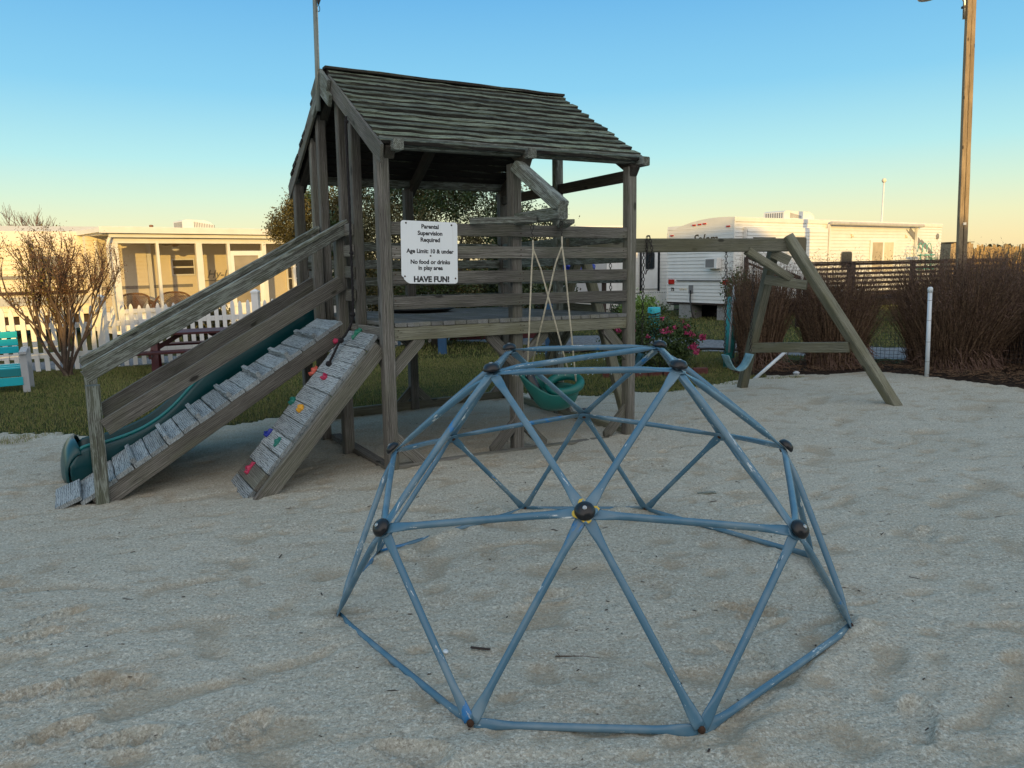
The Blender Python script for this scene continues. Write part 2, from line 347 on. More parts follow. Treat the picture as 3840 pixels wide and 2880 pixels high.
def post(name, x, y, z0, z1, w, mat, parent=None, seg=4, jit=.0015, w2=None):
    """upright timber, grain along its length"""
    mt = Matrix(((0, 0, -1, x), (0, 1, 0, y), (1, 0, 0, (z0+z1)/2), (0, 0, 0, 1)))
    o = obj(name, beam_mesh(z1-z0, w2 or w, w, None, seg, jit), mat, parent); o.matrix_local = mt
    return o
def boxm(x0, x1, y0, y1, z0, z1):
    V = [(x, y, z) for x in (x0, x1) for y in (y0, y1) for z in (z0, z1)]
    F = [(0, 1, 3, 2), (4, 6, 7, 5), (0, 4, 5, 1), (2, 3, 7, 6), (0, 2, 6, 4), (1, 5, 7, 3)]
    return V, F
def join(parts):
    V = []; F = []
    for v, f in parts:
        o = len(V); V += [tuple(p) for p in v]; F += [tuple(i+o for i in q) for q in f]
    return V, F
def box(name, x0, x1, y0, y1, z0, z1, mat, parent=None, bev=0.):
    V, F = boxm(x0, x1, y0, y1, z0, z1); me = mesh(name, V, F)
    if bev:
        bm = bmesh.new(); bm.from_mesh(me); bmesh.ops.bevel(bm, geom=bm.edges[:], offset=bev, segments=2, affect='EDGES', profile=.5); bm.to_mesh(me); bm.free()
    return obj(name, me, mat, parent)
def tubem(pts, r, n=8, caps=True, flat=None):
    """tube along a polyline; r number or list"""
    pts = [Vector(p) for p in pts]; k = len(pts); rs = r if isinstance(r, (list, tuple)) else [r]*k
    V = []; F = []; prev = None
    for i, p in enumerate(pts):
        t = (pts[min(i+1, k-1)]-pts[max(i-1, 0)]).normalized()
        if prev is None:
            prev = Vector((0, 0, 1)) if abs(t.z) < .9 else Vector((1, 0, 0))
        nx = (prev-t*prev.dot(t)).normalized(); ny = t.cross(nx); prev = nx
        for j in range(n):
            a = 2*math.pi*j/n; V.append(p+rs[i]*(math.cos(a)*nx+math.sin(a)*ny))
    for i in range(k-1):
        for j in range(n): F.append((i*n+j, i*n+(j+1) % n, (i+1)*n+(j+1) % n, (i+1)*n+j))
    if caps: F.append(tuple(range(n-1, -1, -1))); F.append(tuple((k-1)*n+j for j in range(n)))
    return V, F
def tube(name, pts, r, mat, parent=None, n=8):
    V, F = tubem(pts, r, n); return obj(name, mesh(name, V, F, True), mat, parent)
def lathe(prof, n=20):
    V = []; F = []
    for (r, z) in prof:
        for j in range(n): a = 2*math.pi*j/n; V.append((r*math.cos(a), r*math.sin(a), z))
    for i in range(len(prof)-1):
        for j in range(n): F.append((i*n+j, i*n+(j+1) % n, (i+1)*n+(j+1) % n, (i+1)*n+j))
    F.append(tuple(range(n-1, -1, -1))); F.append(tuple((len(prof)-1)*n+j for j in range(n)))
    return V, F
def xf(vf, mt):
    v, f = vf; return [mt @ Vector(p) for p in v], f
def text(name, s, size, mat, parent, mtx, bold=.0, ext=.001, align='CENTER', shear=0., space=1.):
    cu = bpy.data.curves.new(name, 'FONT'); cu.body = s; cu.size = size; cu.align_x = align; cu.extrude = ext; cu.offset = bold; cu.shear = shear; cu.space_character = space; cu.resolution_u = 3
    tmp = bpy.data.objects.new('tmp', cu); COL.objects.link(tmp); me = bpy.data.meshes.new_from_object(tmp.evaluated_get(bpy.context.evaluated_depsgraph_get()))
    bpy.data.objects.remove(tmp); me.name = name; me.materials.clear()
    o = obj(name, me, mat, parent); o.matrix_local = mtx
    return o

# ------------------------------------------------------------------ ground: one surface split by what covers it
def axis(pts):
    a = []
    for (x0, x1, d) in pts: a += list(np.arange(x0, x1, d))
    return np.array(a+[pts[-1][1]])
gx = axis([(-400, -60, 40), (-60, -20, 4), (-20, -9, .5), (-9, -5.5, .10), (-5.5, -2.2, .035), (-2.2, 2.2, .016), (2.2, 5.5, .035), (5.5, 9, .10), (9, 20, .5), (20, 60, 4), (60, 400, 40)])
gy = axis([(-60, -8, 4), (-8, 0, .5), (0, 1.7, .1), (1.7, 3.3, .013), (3.3, 6.2, .025), (6.2, 10, .05), (10, 16, .12), (16, 30, .5), (30, 100, 5), (100, 900, 80)])
X, Y = np.meshgrid(gx, gy)
Z = sand_h(X, Y)
near = (np.abs(X) < 4) & (Y > 1.6) & (Y < 6)
Z[near] += prints_h(X[near], Y[near])
def interp(px, xs, ys): return np.interp(px, xs, ys)
def grass_edge(x):
    return interp(x, [-400, -8, -4.9, -4.1, -3.1, -1.9, 0, 1.05, 1.9, 2.85, 3.4, 4.0], [6.2, 6.6, 7.03, 7.16, 7.28, 8.1, 9.0, 8.8, 8.9, 9.2, 9.5, 9.6])
def zone(x, y):
    """0 sand 1 lawn 2 gravel road 3 mulch 4 white stones behind the fence"""
    wob = .16*(vnoise(x, y, 2.2, 31)-.5)+.10*(vnoise(x, y, 9, 37)-.5)
    z = np.zeros(np.shape(x), int)
    ge = grass_edge(x)
    z[(y+wob*2.4+.10*(vnoise(x, y, 22, 39)-.5) > ge) & (x < 3.6)] = 1
    me = interp(x, [2.9, 3.5, 4.7, 5.05, 5.7, 9, 14], [9.75, 9.45, 9.45, 8.95, 8.25, 6.4, 4])
    mm = (x+wob > 3.0) & (y+wob > me); z[mm] = 3
    z[mm & (y+wob > np.maximum(interp(x, [3, 4.5, 5.5, 7, 14], [10.2, 10.9, 10.2, 9.6, 7]), 0))] = 1
    rn = interp(x, [-2, 0, 3.2, 6.5, 12], [16.2, 14.6, 12.95, 10.5, 7.5]); rf = rn + 2.3
    z[(y+wob > rn) & (y+wob < rf) & (x > -3)] = 2
    fl = interp(x, [-9.5, -6.6, 0], [11.6, 12.25, 15.6]); z[(y > fl-.05) & (y < fl+1.3) & (x < -2.2)] = 4
    return z
ZN = zone((X[:-1, :-1]+X[1:, 1:])/2, (Y[:-1, :-1]+Y[1:, 1:])/2)
ny_, nx_ = X.shape
V = np.stack([X, Y, Z], -1).reshape(-1, 3)
ii, jj = np.meshgrid(np.arange(ny_-1), np.arange(nx_-1), indexing='ij')
Q = np.stack([ii*nx_+jj, ii*nx_+jj+1, (ii+1)*nx_+jj+1, (ii+1)*nx_+jj], -1)
for k, (nm, mt) in enumerate((('sand', 'sand'), ('lawn', 'lawn'), ('gravel_road', 'gravel'), ('mulch_bed', 'mulch'), ('stone_strip', 'gravel'))):
    f = Q[ZN == k]; used, inv = np.unique(f, return_inverse=True)
    o = obj(nm, mesh_np(nm, V[used], inv.reshape(f.shape), True), M[mt]); o['kind'] = 'structure'
    if k == 0:
        ha, hb = hollows(V[used][:, 0], V[used][:, 1]); at = o.data.attributes.new('shade_and_brown', 'FLOAT', 'POINT'); at.data.foreach_set('value', np.clip(ha*1.8+hb*1.6+tower_brown(V[used][:, 0], V[used][:, 1]), 0, 1).astype(np.float32))

# grass blades
def blades(n, xr, yr, h, w, seed, zones=(1,), lean=.5, extra=None):
    r = np.random.default_rng(seed); x = r.uniform(*xr, n); y = r.uniform(*yr, n)
    k = np.isin(zone(x, y), zones)
    if extra is not None: k &= extra(x, y)
    x = x[k]; y = y[k]; n = len(x); a = r.uniform(0, 2*np.pi, n); hh = h*r.uniform(.5, 1.3, n)*(.6+.8*vnoise(x, y, 1.3, 5)); ww = w*r.uniform(.6, 1.3, n)
    z = base_h(x, y); la = r.uniform(0, 2*np.pi, n); lx = np.cos(la)*hh*lean*r.uniform(0, 1, n); ly = np.sin(la)*hh*lean*r.uniform(0, 1, n)
    dx = np.cos(a)*ww/2; dy = np.sin(a)*ww/2
    V = np.stack([np.stack([x-dx, y-dy, z-.005], -1), np.stack([x+dx, y+dy, z-.005], -1), np.stack([x+lx, y+ly, z+hh], -1)], 1).reshape(-1, 3)
    return V, np.arange(3*n).reshape(-1, 3)
def spill(x, y):
    g = grass_edge(x)-y; return (np.abs(x) < .72*y+.3) & (g > -.1) & (g < .55) & (vnoise(x, y, 3.2, 93)*(1-g/.7) > .46)
vis = lambda x, y: (np.abs(x) < .72*y+.3)
Vg, Fg = blades(170000, (-8.5, 3.7), (6.6, 12.5), .034, .007, 1, extra=vis)
Vh, Fh = blades(90000, (-8, 14), (11.5, 24), .05, .014, 2, extra=vis)
Vi, Fi = blades(90000, (-8, 3.7), (6.2, 9.4), .030, .006, 8, zones=(0, 1), extra=spill)
o = obj('grass', mesh_np('grass', np.vstack([Vg, Vh, Vi]), np.vstack([Fg, Fh+len(Vg), Fi+len(Vg)+len(Vh)])), M['grass']); o['kind'] = 'stuff'
dew = lambda x, y: vis(x, y) & (vnoise(x, y, .8, 77) > .42) & (x > .6)
Vg, Fg = blades(60000, (.6, 4.0), (8.8, 12.6), .03, .008, 4, extra=dew)
o = obj('dewy_grass', mesh_np('dewy_grass', Vg, Fg), M['dew']); o['kind'] = 'stuff'

# ------------------------------------------------------------------ climbing dome
DC = Vector((.3333, 3.416, 0)); YAW = -.0966
dome = thing('climbing_dome', 'low blue steel tube climbing dome with black joint caps standing in the sand', 'climbing frame', (DC.x, DC.y, 0))
nodes = {}
def pn(a, r, z):
    a = R(a)+YAW; x, y = r*math.cos(a), r*math.sin(a); return Vector((x, y, z+.0103*x-.0018*y))
for i in range(8):
    k = -90+90*((i+1)//2); nodes['b%d' % i] = pn((-90+90*(i//2))+(-18.6 if i % 2 == 0 else 18.6), 1.193, .010)
for n, a in dict(E=-90, G=-45, L=0, K=45, J=90, I=135, H=180, F=225).items():
    nodes[n] = pn(a, .9093 if n in 'EHJL' else 1.0805, .684 if n in 'EHJL' else .569)
nodes['J'].z -= .02
for n, a in dict(A=-135, B=-45, C=45, D=135).items(): nodes[n] = pn(a, .538, 1.113)
# measured small dents of the base ring
nodes['b2'] += Vector((-.02, 0, 0)); nodes['b3'] += Vector((.05, 0, 0)); nodes['b7'] += Vector((.02, .02, 0)); nodes['b0'] += Vector((-.01, 0, 0))
ring = lambda ks: [(ks[i], ks[(i+1) % len(ks)]) for i in range(len(ks))]
bars = ring('ABCD')+[('A', 'C')]+ring('EGLKJIHF')+ring(['b%d' % i for i in range(8)])
bars += [(t, q) for t, qs in dict(A='EFH', B='EGL', C='JKL', D='HIJ').items() for q in qs]
bars += [('E', 'b0'), ('E', 'b1'), ('G', 'b1'), ('G', 'b2'), ('L', 'b2'), ('L', 'b3'), ('K', 'b3'), ('K', 'b4'), ('J', 'b4'), ('J', 'b5'), ('I', 'b5'), ('I', 'b6'), ('H', 'b6'), ('H', 'b7'), ('F', 'b7'), ('F', 'b0')]
def dome_bar(a, b, lay):
    d = b-a; L = d.length; x = d.normalized(); out = ((a+b)/2-Vector((0, 0, -.35))).normalized()
    z = (out-x*out.dot(x)).normalized(); y = z.cross(x); n = 12
    V = []; F = []; st = []
    for s in (.012, .03, .05, .075, .11, .15): st.append(s)
    st = st+[L/2]+[L-s for s in reversed(st)]
    for s in st:
        e = min(s, L-s); k = max(0, min(1, (.15-e)/.11)); k = k*k*(3-2*k)
        ry = .0138+(.022-.0138)*k; rz = .0138*(1-k)+.0034*k
        bow = .004*math.sin(math.pi*s/L)
        for j in range(n):
            q = 2*math.pi*j/n; V.append((s-L/2, ry*math.cos(q), rz*math.sin(q)+bow))
    for i in range(len(st)-1):
        for j in range(n): F.append((i*n+j, i*n+(j+1) % n, (i+1)*n+(j+1) % n, (i+1)*n+j))
    F.append(tuple(range(n-1, -1, -1))); F.append(tuple((len(st)-1)*n+j for j in range(n)))
    o = obj('bar', mesh('bar', V, F, True), M['dome'], dome)
    mt = Matrix((x, y, z)).transposed().to_4x4(); mt.translation = (a+b)/2+out*lay; o.matrix_local = mt
for i, (a, b) in enumerate(bars): dome_bar(nodes[a], nodes[b], ((i*7) % 5-2)*.0022)
capV = lathe([(.010, .000), (.034, .000), (.037, .004), (.037, .010), (.034, .017), (.027, .026), (.014, .031), (.002, .032)], 24)
cap_me = mesh('hub_cap', *capV, True); cap_me.materials.append(M['black'])
bolt_me = mesh('bolt', *lathe([(.006, .031), (.008, .031), (.008, .034), (.0045, .0345), (.004, .0325), (.001, .0325)], 16), True); bolt_me.materials.append(M['steel'])
was_me = mesh('washer', *lathe([(.002, -.004), (.030, -.004), (.033, -.001), (.033, .002), (.002, .002)], 20), True); was_me.materials.append(M['dome'])
rust_me = mesh('rusty_joint', *lathe([(.002, -.012), (.020, -.012), (.024, -.002), (.024, .006), (.012, .012), (.002, .016)], 14), True); rust_me.materials.append(M['rust'])
for n, p in nodes.items():
    out_ = (p-Vector((0, 0, -.30))).normalized()
    if n in 'ABCD': out_ = (out_+Vector((0, 0, 1.6))).normalized()
    mt = out_.to_track_quat('Z', 'Y').to_matrix().to_4x4(); mt.translation = p+out_*.006
    if n[0] != 'b':
        h_ = obj('hub_cap', cap_me, None, dome); h_.matrix_local = mt
        c_ = obj('bolt', bolt_me, None, h_)
        mi = mt.copy(); mi.translation = p-out_*.012; w_ = obj('washer', was_me, None, dome); w_.matrix_local = mi
        fl = Matrix.Rotation(math.pi, 4, 'X'); m2 = mt @ fl; m2.translation = p-out_*.016
        i_ = obj('inner_nut', rust_me, None, dome); i_.matrix_local = m2 @ Matrix.Scale(.45, 4)
    else:
        mt.translation = p+Vector((0, 0, .004)); q_ = obj('rusty_joint', rust_me, None, dome); q_.matrix_local = mt @ Matrix.Scale(.55, 4)
# yellow paint left round some joints
for n, k in (('E', 1.0), ('b4', .75), ('b3', .5)):
    p = nodes[n]; out_ = (p-Vector((0, 0, -.30))).normalized(); mt = out_.to_track_quat('Z', 'Y').to_matrix().to_4x4(); mt.translation = p+out_*(.008 if n == 'E' else -.006)
    V, F = [], []
    N_ = 26
    for j in range(N_):
        a = 2*math.pi*j/N_; r_o = (.041+.014*math.sin(a*4+.6)*(1 if math.sin(a) > 0 else .45))*k if n == 'E' else .028*k
        V += [(r_o*math.cos(a), r_o*math.sin(a), 0), (r_o*.97*math.cos(a), r_o*.97*math.sin(a), .003)]
    F = [(2*j, 2*((j+1) % N_), 2*((j+1) % N_)+1, 2*j+1) for j in range(N_)]+[tuple(2*j+1 for j in range(N_))]
    q_ = obj('yellow_plate', mesh('yellow_plate', V, F), M['yellow'], dome); q_.matrix_local = mt; q_['label'] = 'yellow paint left around a joint'
# water drops under the top bars
drops = []
for (a, b, n) in (('A', 'B', 15), ('A', 'C', 8), ('D', 'C', 9)):
    for i in range(n):
        t = random.uniform(.08, .95); p = nodes[a].lerp(nodes[b], t)+Vector((0, 0, -.0165))
        drops.append(xf(lathe([(.0006, .003), (.0022, .0012), (.0028, -.0008), (.0016, -.003), (.0004, -.0036)], 7), Matrix.Translation(p)))
b = MB('water'); b.b.inputs['Transmission Weight'].default_value = 1; b.b.inputs['IOR'].default_value = 1.33; M['water'] = b.set((.95, .97, 1), .02)
o = obj('water_drop', mesh('water_drop', *join(drops), True), M['water'], dome); o['kind'] = 'stuff'

# ------------------------------------------------------------------ wooden play tower (u along the front, v into the depth)
TW, TD = 2.30, 2.26; TYAW = .529
ROT = (-.015, .016, TYAW)
tower = thing('play_tower', 'grey wooden play tower with mossy board roof, ramp, slide and climbing wall', 'play tower', (-.931, 5.544, 0), ROT)
TM = Matrix.Translation((-.931, 5.544, 0)) @ Euler(ROT).to_matrix().to_4x4()
W_ = M['wood']
P_ = .088
# corner, middle and gable posts
for (x, y, z0, z1) in ((0, 0, -.2, 2.40), (1.15, .055, -.25, 2.36), (2.30, 0, -.25, 2.40), (0, TD, -.1, 2.40), (1.15, TD, -.05, 2.40), (2.30, TD, -.1, 2.40)):
    post('post', x, y, z0, z1, P_+.004, W_, tower, 6)
for (v, z1) in ((1.73, 2.74), (1.50, 2.90), (.93, 2.90), (.62, 2.74)):
    post('gable_post', .02, v, 1.0, z1, .078, W_, tower, 5)
post('king_post', TW, 1.13, -.05, 3.02, .085, M['wood_old'], tower, 5)
for v in (.80, 1.46):
    post('ramp_post', -.075, v, -.2, 1.86, P_, W_, tower, 5)
# roof frame
eave_z, ridge_z = 2.42, 3.14
slope = (ridge_z-eave_z)/1.13; ang = math.atan(slope)
for v in (.0, TD):
    beam('eave_beam', (-.02, v, 2.435), (2.40, v, 2.47), .085, .08, M['wood_old'], tower, seg=6, jit=.001)
def slp(v, off=0.):
    """height of the roof frame top at depth v"""
    return ridge_z-slope*abs(v-1.13)+off
for u in (.045, 1.2, 2.30):
    for sgn in (-1, 1):
        ve = 1.13+sgn*1.20
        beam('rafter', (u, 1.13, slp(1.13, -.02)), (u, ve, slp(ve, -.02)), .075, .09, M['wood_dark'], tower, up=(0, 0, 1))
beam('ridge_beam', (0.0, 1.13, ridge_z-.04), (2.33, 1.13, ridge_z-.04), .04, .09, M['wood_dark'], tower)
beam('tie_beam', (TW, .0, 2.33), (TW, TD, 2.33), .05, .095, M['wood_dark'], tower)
for u in (.085, 1.205, 2.365): beam('rafter_tail', (u, -.14, 2.405+.015*u), (u, .02, 2.405+.015*u), .08, .075, M['wood_old'], tower)
# roof boards
roof_rows = 14; ev = 1.215; sl_len = ev/math.cos(ang)
ny2, nz2 = math.sin(ang), math.cos(ang)
def roof_board(sgn, i, u0, u1, wid=.1085):
    s0 = (i+.5)*sl_len/roof_rows
    v = 1.13-sgn*s0*math.cos(ang); z = ridge_z+.048-s0*math.sin(ang)
    du = random.uniform(-.004, .004)
    a = Vector((u0, v, z+.005)); b_ = Vector((u1, v, z+.040+random.uniform(-.003, .003)))
    nrm = Vector((0, -sgn*ny2, nz2)); nrm = (Matrix.Rotation(sgn*R(-11), 3, 'X') @ nrm)
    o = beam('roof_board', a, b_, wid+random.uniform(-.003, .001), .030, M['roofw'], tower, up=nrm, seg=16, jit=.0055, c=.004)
for i in range(roof_rows):
    t = i/(roof_rows-1); u1 = 2.335+.085*t+random.uniform(-.018, .014)
    roof_board(1, i, -.035+random.uniform(-.006, .006), u1)
    roof_board(-1, i, -.05+random.uniform(-.02, .02), u1)
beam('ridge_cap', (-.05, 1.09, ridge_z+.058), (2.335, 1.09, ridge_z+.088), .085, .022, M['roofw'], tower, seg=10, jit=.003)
# barge boards and the folded end cap at the peak
for sgn in (-1, 1):
    ve = 1.13+sgn*1.27
    beam('barge_board', (-.045, 1.13+sgn*.12, slp(1.13+sgn*.12, .00)), (-.045, ve, slp(ve, .00)), .022, .125, W_, tower, up=(0, 0, 1), seg=4, jit=.001, cut1=-.3)
for k in range(2):
    for sgn in (-1, 1):
        beam('peak_board', (-.075, 1.13, ridge_z+.015-.105*k), (-.075, 1.13+sgn*(.22+.03*k), ridge_z+.015-.105*k-slope*(.22+.03*k)), .028, .092, M['wood_old'], tower)
# deck
nb = 22
for i in range(nb):
    u = .05+(2.2)*(i+.5)/nb
    beam('deck_board', (u, -.03+random.uniform(-.006, .006), 1.117), (u, TD+.02, 1.117), .094, .030, M['deck'], tower, seg=5, jit=.0012, c=.003)
for v in (0, TD): beam('deck_beam', (.045, v-.005, 1.05), (2.255, v-.005, 1.05), .04, .100, M['swingwood'], tower, seg=5, jit=.001)
for u in (0, TW): beam('deck_beam', (u, .05, 1.05), (u, TD-.05, 1.05), .038, .095, W_, tower)
for u in (.55, 1.7): beam('joist', (u, .03, 1.055), (u, TD-.03, 1.055), .038, .085, W_, tower)
# rails on three sides, short rails on the ramp side
for z in (1.832, 1.657, 1.470, 1.278):
    beam('rail', (.05, -.012+random.uniform(-.003, .003), z+random.uniform(-.006, .006)), (2.262, -.012, z+.006+random.uniform(-.004, .004)), .034, .094, W_, tower, seg=6, jit=.0012, c=.004)
for z in (1.80, 1.62, 1.44, 1.25):
    beam('rail', (.05, TD+.02, z), (2.26, TD+.02, z), .034, .09, M['wood_old'], tower, seg=4, jit=.001)
    beam('rail', (TW-.01, .05, z+.005), (TW-.01, TD-.04, z), .034, .09, M['wood_old'], tower, seg=4, jit=.001)
for z in (1.855, 1.69, 1.52, 1.335):
    beam('rail_block', (-.045, .585, z), (-.045, .985, z), .036, .092, W_, tower)
    beam('rail_block', (-.045, 1.46, z-.02), (-.045, 1.80, z-.02), .036, .092, W_, tower)
nails = []
for z in (1.832, 1.657, 1.470, 1.278, 1.05):
    for x in (.075, 1.15, 1.17, 2.22):
        for dz in (-.022, .022): nails.append(xf(lathe([(.0005, .0), (.0045, .0), (.0042, .0018), (.0005, .002)], 7), Matrix.Translation((x+random.uniform(-.012, .012), -.030, z+dz+random.uniform(-.004, .004))) @ Matrix.Rotation(R(90), 4, 'X')))
nl = obj('nail_heads', mesh('nail_heads', *join(nails)), M['rust'], tower); nl['kind'] = 'stuff'
# braces under the deck and at the feet
for (x, y, dx, dy) in ((0, 0, 1, 0), (1.15, .03, -1, 0), (1.15, .03, 1, 0), (2.30, 0, -1, 0), (0, TD, 1, 0), (1.15, TD, -1, 0), (1.15, TD, 1, 0), (2.3, TD, -1, 0), (2.3, 1.13, 0, 1), (2.3, 1.13, 0, -1), (0, 0, 0, 1)):
    beam('knee_brace', (x+dx*.02, y+dy*.02, .75), (x+dx*.29, y+dy*.29, 1.02), .036, .09, W_ if dx else M['wood_old'], tower, cut0=.9, cut1=.9)
    if (x, dy) != (0, 1): beam('foot_brace', (x+dx*.02, y+dy*.02, .27), (x+dx*.27, y+dy*.27, .02), .036, .09, W_, tower, cut0=-.8, cut1=-.8)
beam('sill', (.04, .0, .005), (2.26, .0, -.02), .08, .09, W_, tower, seg=6, jit=.002)
beam('sill', (.04, TD, .075), (2.26, TD, .10), .05, .11, M['swingwood'], tower, seg=4)
beam('sill', (0, .04, .01), (0, 1.4, .03), .09, .05, W_, tower)
beam('sill', (TW, .04, .03), (TW, TD-.04, .09), .045, .11, M['swingwood'], tower)
# swing arm out of the middle post
beam('arm', (1.14, -.03, 1.922), (1.14, -.66, 1.922), .085, .09, M['wood_old'], tower)
beam('arm_strut', (1.14, -.01, 2.34), (1.14, -.655, 1.962), .085, .10, M['wood_old'], tower, cut0=.5)
beam('arm_stay', (.70, -.03, 1.895), (1.085, -.39, 1.892), .03, .048, M['wood_old'], tower, seg=4, jit=.002)
beam('arm_stay', (1.56, -.03, 1.875), (1.22, -.62, 1.865), .085, .03, M['wood_old'], tower)
# ramp
def rz(u): return 1.172+.603*u
def rv(u): return .07*u            # the ramp runs a little askew
rampd = Vector((-1, -.07, -.603)).normalized()
for v, nm in ((.79, 'ramp_stringer'), (1.40, 'ramp_stringer')):
    beam(nm, (-.10, v+rv(-.10), rz(-.10)-.085), (-1.97, v+rv(-1.97), rz(-1.97)-.085), .04, .125, W_, tower, seg=6, jit=.001)
npl = 17; u = -.10; k = 0
while u > -2.12:
    du = .1155; a = u-du/2
    if k == 17: break
    zz = rz(a)+.005*random.uniform(-1, 1)
    o = beam('ramp_plank', (a, .765+rv(a), zz), (a, 1.435+rv(a), zz+random.uniform(-.004, .004)), .128, .032, M['painted'], tower, up=(-.516, 0, .857), seg=4, jit=.003, c=.005)
    if k % 2 == 1 and k < 16:
        c0 = a-du/2
        beam('ramp_cleat', (c0, .79+rv(c0), rz(c0)+.040), (c0, 1.36+rv(c0), rz(c0)+.040), .034, .044, M['painted'], tower, up=(-.516, 0, .857), seg=3, jit=.002, c=.004)
    u -= du; k += 1
beam('ramp_plank', (-2.14, .62, -.055), (-2.14, 1.16, -.055), .17, .03, M['painted'], tower, up=(-.35, 0, .93), seg=4, jit=.003)
for v, zb in ((.76, -.2), (1.44, -.2)):
    post('ramp_post', -1.93, v+rv(-1.93), zb, .755, P_, M['wood_old'], tower, 5)
for v in (.72, 1.50):
    beam('handrail', (-1.975, v+rv(-1.975), .820), (-.04, v, 1.873), .036, .088, M['wood_old'], tower, seg=8, jit=.0015)
    beam('handrail_cap', (-1.985, v+rv(-1.985)+.02, .872), (-.04, v+.02, 1.928), .088, .030, M['wood_old'], tower, seg=8, jit=.002, up=(-.48, 0, .88))
    beam('mid_rail', (-1.88, v+rv(-1.88), .455), (-.10, v, 1.435), .036, .118, W_, tower, seg=6, jit=.001)
# climbing wall
cwd = 1.128; cn = Vector((-.748, 0, .663))
def cz(u): return 1.147+cwd*u-.03
for i in range(11):
    a = -.065-(i+.5)*.0935
    beam('wall_plank', (a, .045+.02*(i/11), cz(a)), (a, .685-.045*(i/11), cz(a)), .136, .032, M['painted'] if i not in (9,) else W_, tower, up=cn, seg=4, jit=.002, c=.004)
for v in (.035, .655):
    beam('wall_stringer', (-.05, v-.02, cz(-.05)-.105), (-1.07, v-.03, cz(-1.07)-.095), .04, .115, W_, tower, seg=5, jit=.001, cut1=.6)
def hold(u, v, mat, kind, a):
    """moulded climbing hold: a lumpy bent shape with a bolt hole"""
    bm = bmesh.new(); bmesh.ops.create_icosphere(bm, subdivisions=3, radius=.03)
    rr = random.Random(kind*7+1)
    for v_ in bm.verts:
        p = v_.co; q = math.atan2(p.y, p.x); r = 1+.22*math.sin(q*2+kind)+.16*math.sin(q*3+kind*2)
        p.x *= r*(1.5 if kind % 2 else 1.15); p.y *= r*.95; p.z = max(p.z, -.004)*1.0
        d = math.hypot(p.x-.004, p.y)
        if p.z > .01: p.z += .010*math.sin(p.x*140+kind)-.016*math.exp(-(d/.010)**2)
        if kind % 2: p.y += .35*p.x*p.x/.03*(1 if kind % 4 == 1 else -1)
    me = bpy.data.meshes.new('climbing_hold'); bm.to_mesh(me); bm.free(); me.polygons.foreach_set('use_smooth', [True]*len(me.polygons))
    o = obj('climbing_hold', me, mat, tower)
    z = cn; x = Vector((-cn.z, 0, cn.x)); x = (Matrix.Rotation(a, 3, z) @ Vector((0, 1, 0))); y = z.cross(x)
    mt = Matrix((x, y, z)).transposed().to_4x4(); mt.translation = Vector((u, v, cz(u)))+cn*.018; o.matrix_local = mt
    b_ = obj('bolt', bolt_me, None, o); b_.matrix_local = Matrix.Translation((.004, 0, -.018))
    return o
HM = {}
for n, c in dict(green=(.005, .16, .095), pink=(.42, .02, .075), coral=(.60, .11, .075), teal=(.01, .16, .125), yellow=(.68, .33, .02), blue=(.012, .03, .30)).items(): HM[n] = plain(n+'_resin', c, .42, .15, 30, .3, bsc=120)
for i, (u, v, c, a) in enumerate(((-.075, .40, 'green', 1.1), (-.15, .72, 'pink', .3), (-.355, .69, 'coral', 1.6), (-.365, .36, 'pink', .9), (-.55, .64, 'teal', 2.2), (-.565, .35, 'yellow', 2.4), (-.76, .62, 'blue', .4), (-.76, .29, 'teal', 1.9), (-.95, .44, 'pink', 2.0))):
    h_ = hold(u, v, HM[c], i+1 if i != 5 else 5, a); h_['label'] = '%s climbing hold' % c
# slide: wavy moulded trough
path = [(-.02, 1.135), (-.12, 1.13), (-.30, 1.06), (-.50, .93), (-.75, .80), (-.95, .70), (-1.15, .52), (-1.38, .30), (-1.60, .17), (-1.85, .10), (-2.02, .085), (-2.12, .06)]
def spline(pts, n):
    pts = np.array(pts); t = np.arange(len(pts)); tt = np.linspace(0, len(pts)-1, n); out = []
    P4 = np.vstack([2*pts[0]-pts[1], pts, 2*pts[-1]-pts[-2]])
    for q in tt:
        i = min(int(q), len(pts)-2); f = q-i; a, b, c, d = P4[i:i+4]
        out.append(.5*((2*b)+(-a+c)*f+(2*a-5*b+4*c-d)*f*f+(-a+3*b-3*c+d)*f**3))
    return np.array(out)
sp_ = spline(path, 46)
prof = [(-.255, -.30), (-.262, -.02), (-.262, .095), (-.250, .125), (-.228, .130), (-.212, .11), (-.200, .04), (-.17, .008), (-.10, .0), (.10, .0), (.17, .008), (.200, .04), (.212, .11), (.228, .130), (.250, .125), (.262, .095), (.262, -.02), (.255, -.13)]
V = []; F = []; ns = len(sp_); npf = len(prof)
for i, (u, z) in enumerate(sp_):
    vc = 1.86+.15*u; t = i/(ns-1); fl = 1+.10*max(0, (t-.85)/.15)**2; hgt = 1-.75*max(0, (t-.88)/.12)**2
    hood = .75 if t < .08 else 1
    for (dv, dz) in prof: V.append((u-.0*dv, vc+dv*fl, z-.02+(dz*hgt*hood if dz > 0 else dz*(1 if t < .9 else max(.25, 1-(t-.9)*8)))))
for i in range(ns-1):
    for k in range(npf-1): F.append((i*npf+k, i*npf+k+1, (i+1)*npf+k+1, (i+1)*npf+k))
me = mesh('slide', V, F, True); bm = bmesh.new(); bm.from_mesh(me); bmesh.ops.recalc_face_normals(bm, faces=bm.faces[:]); bmesh.ops.solidify(bm, geom=bm.faces[:], thickness=.006); bm.to_mesh(me); bm.free()
me.polygons.foreach_set('use_smooth', [True]*len(me.polygons))
slide = obj('slide', me, M['teal'], tower)
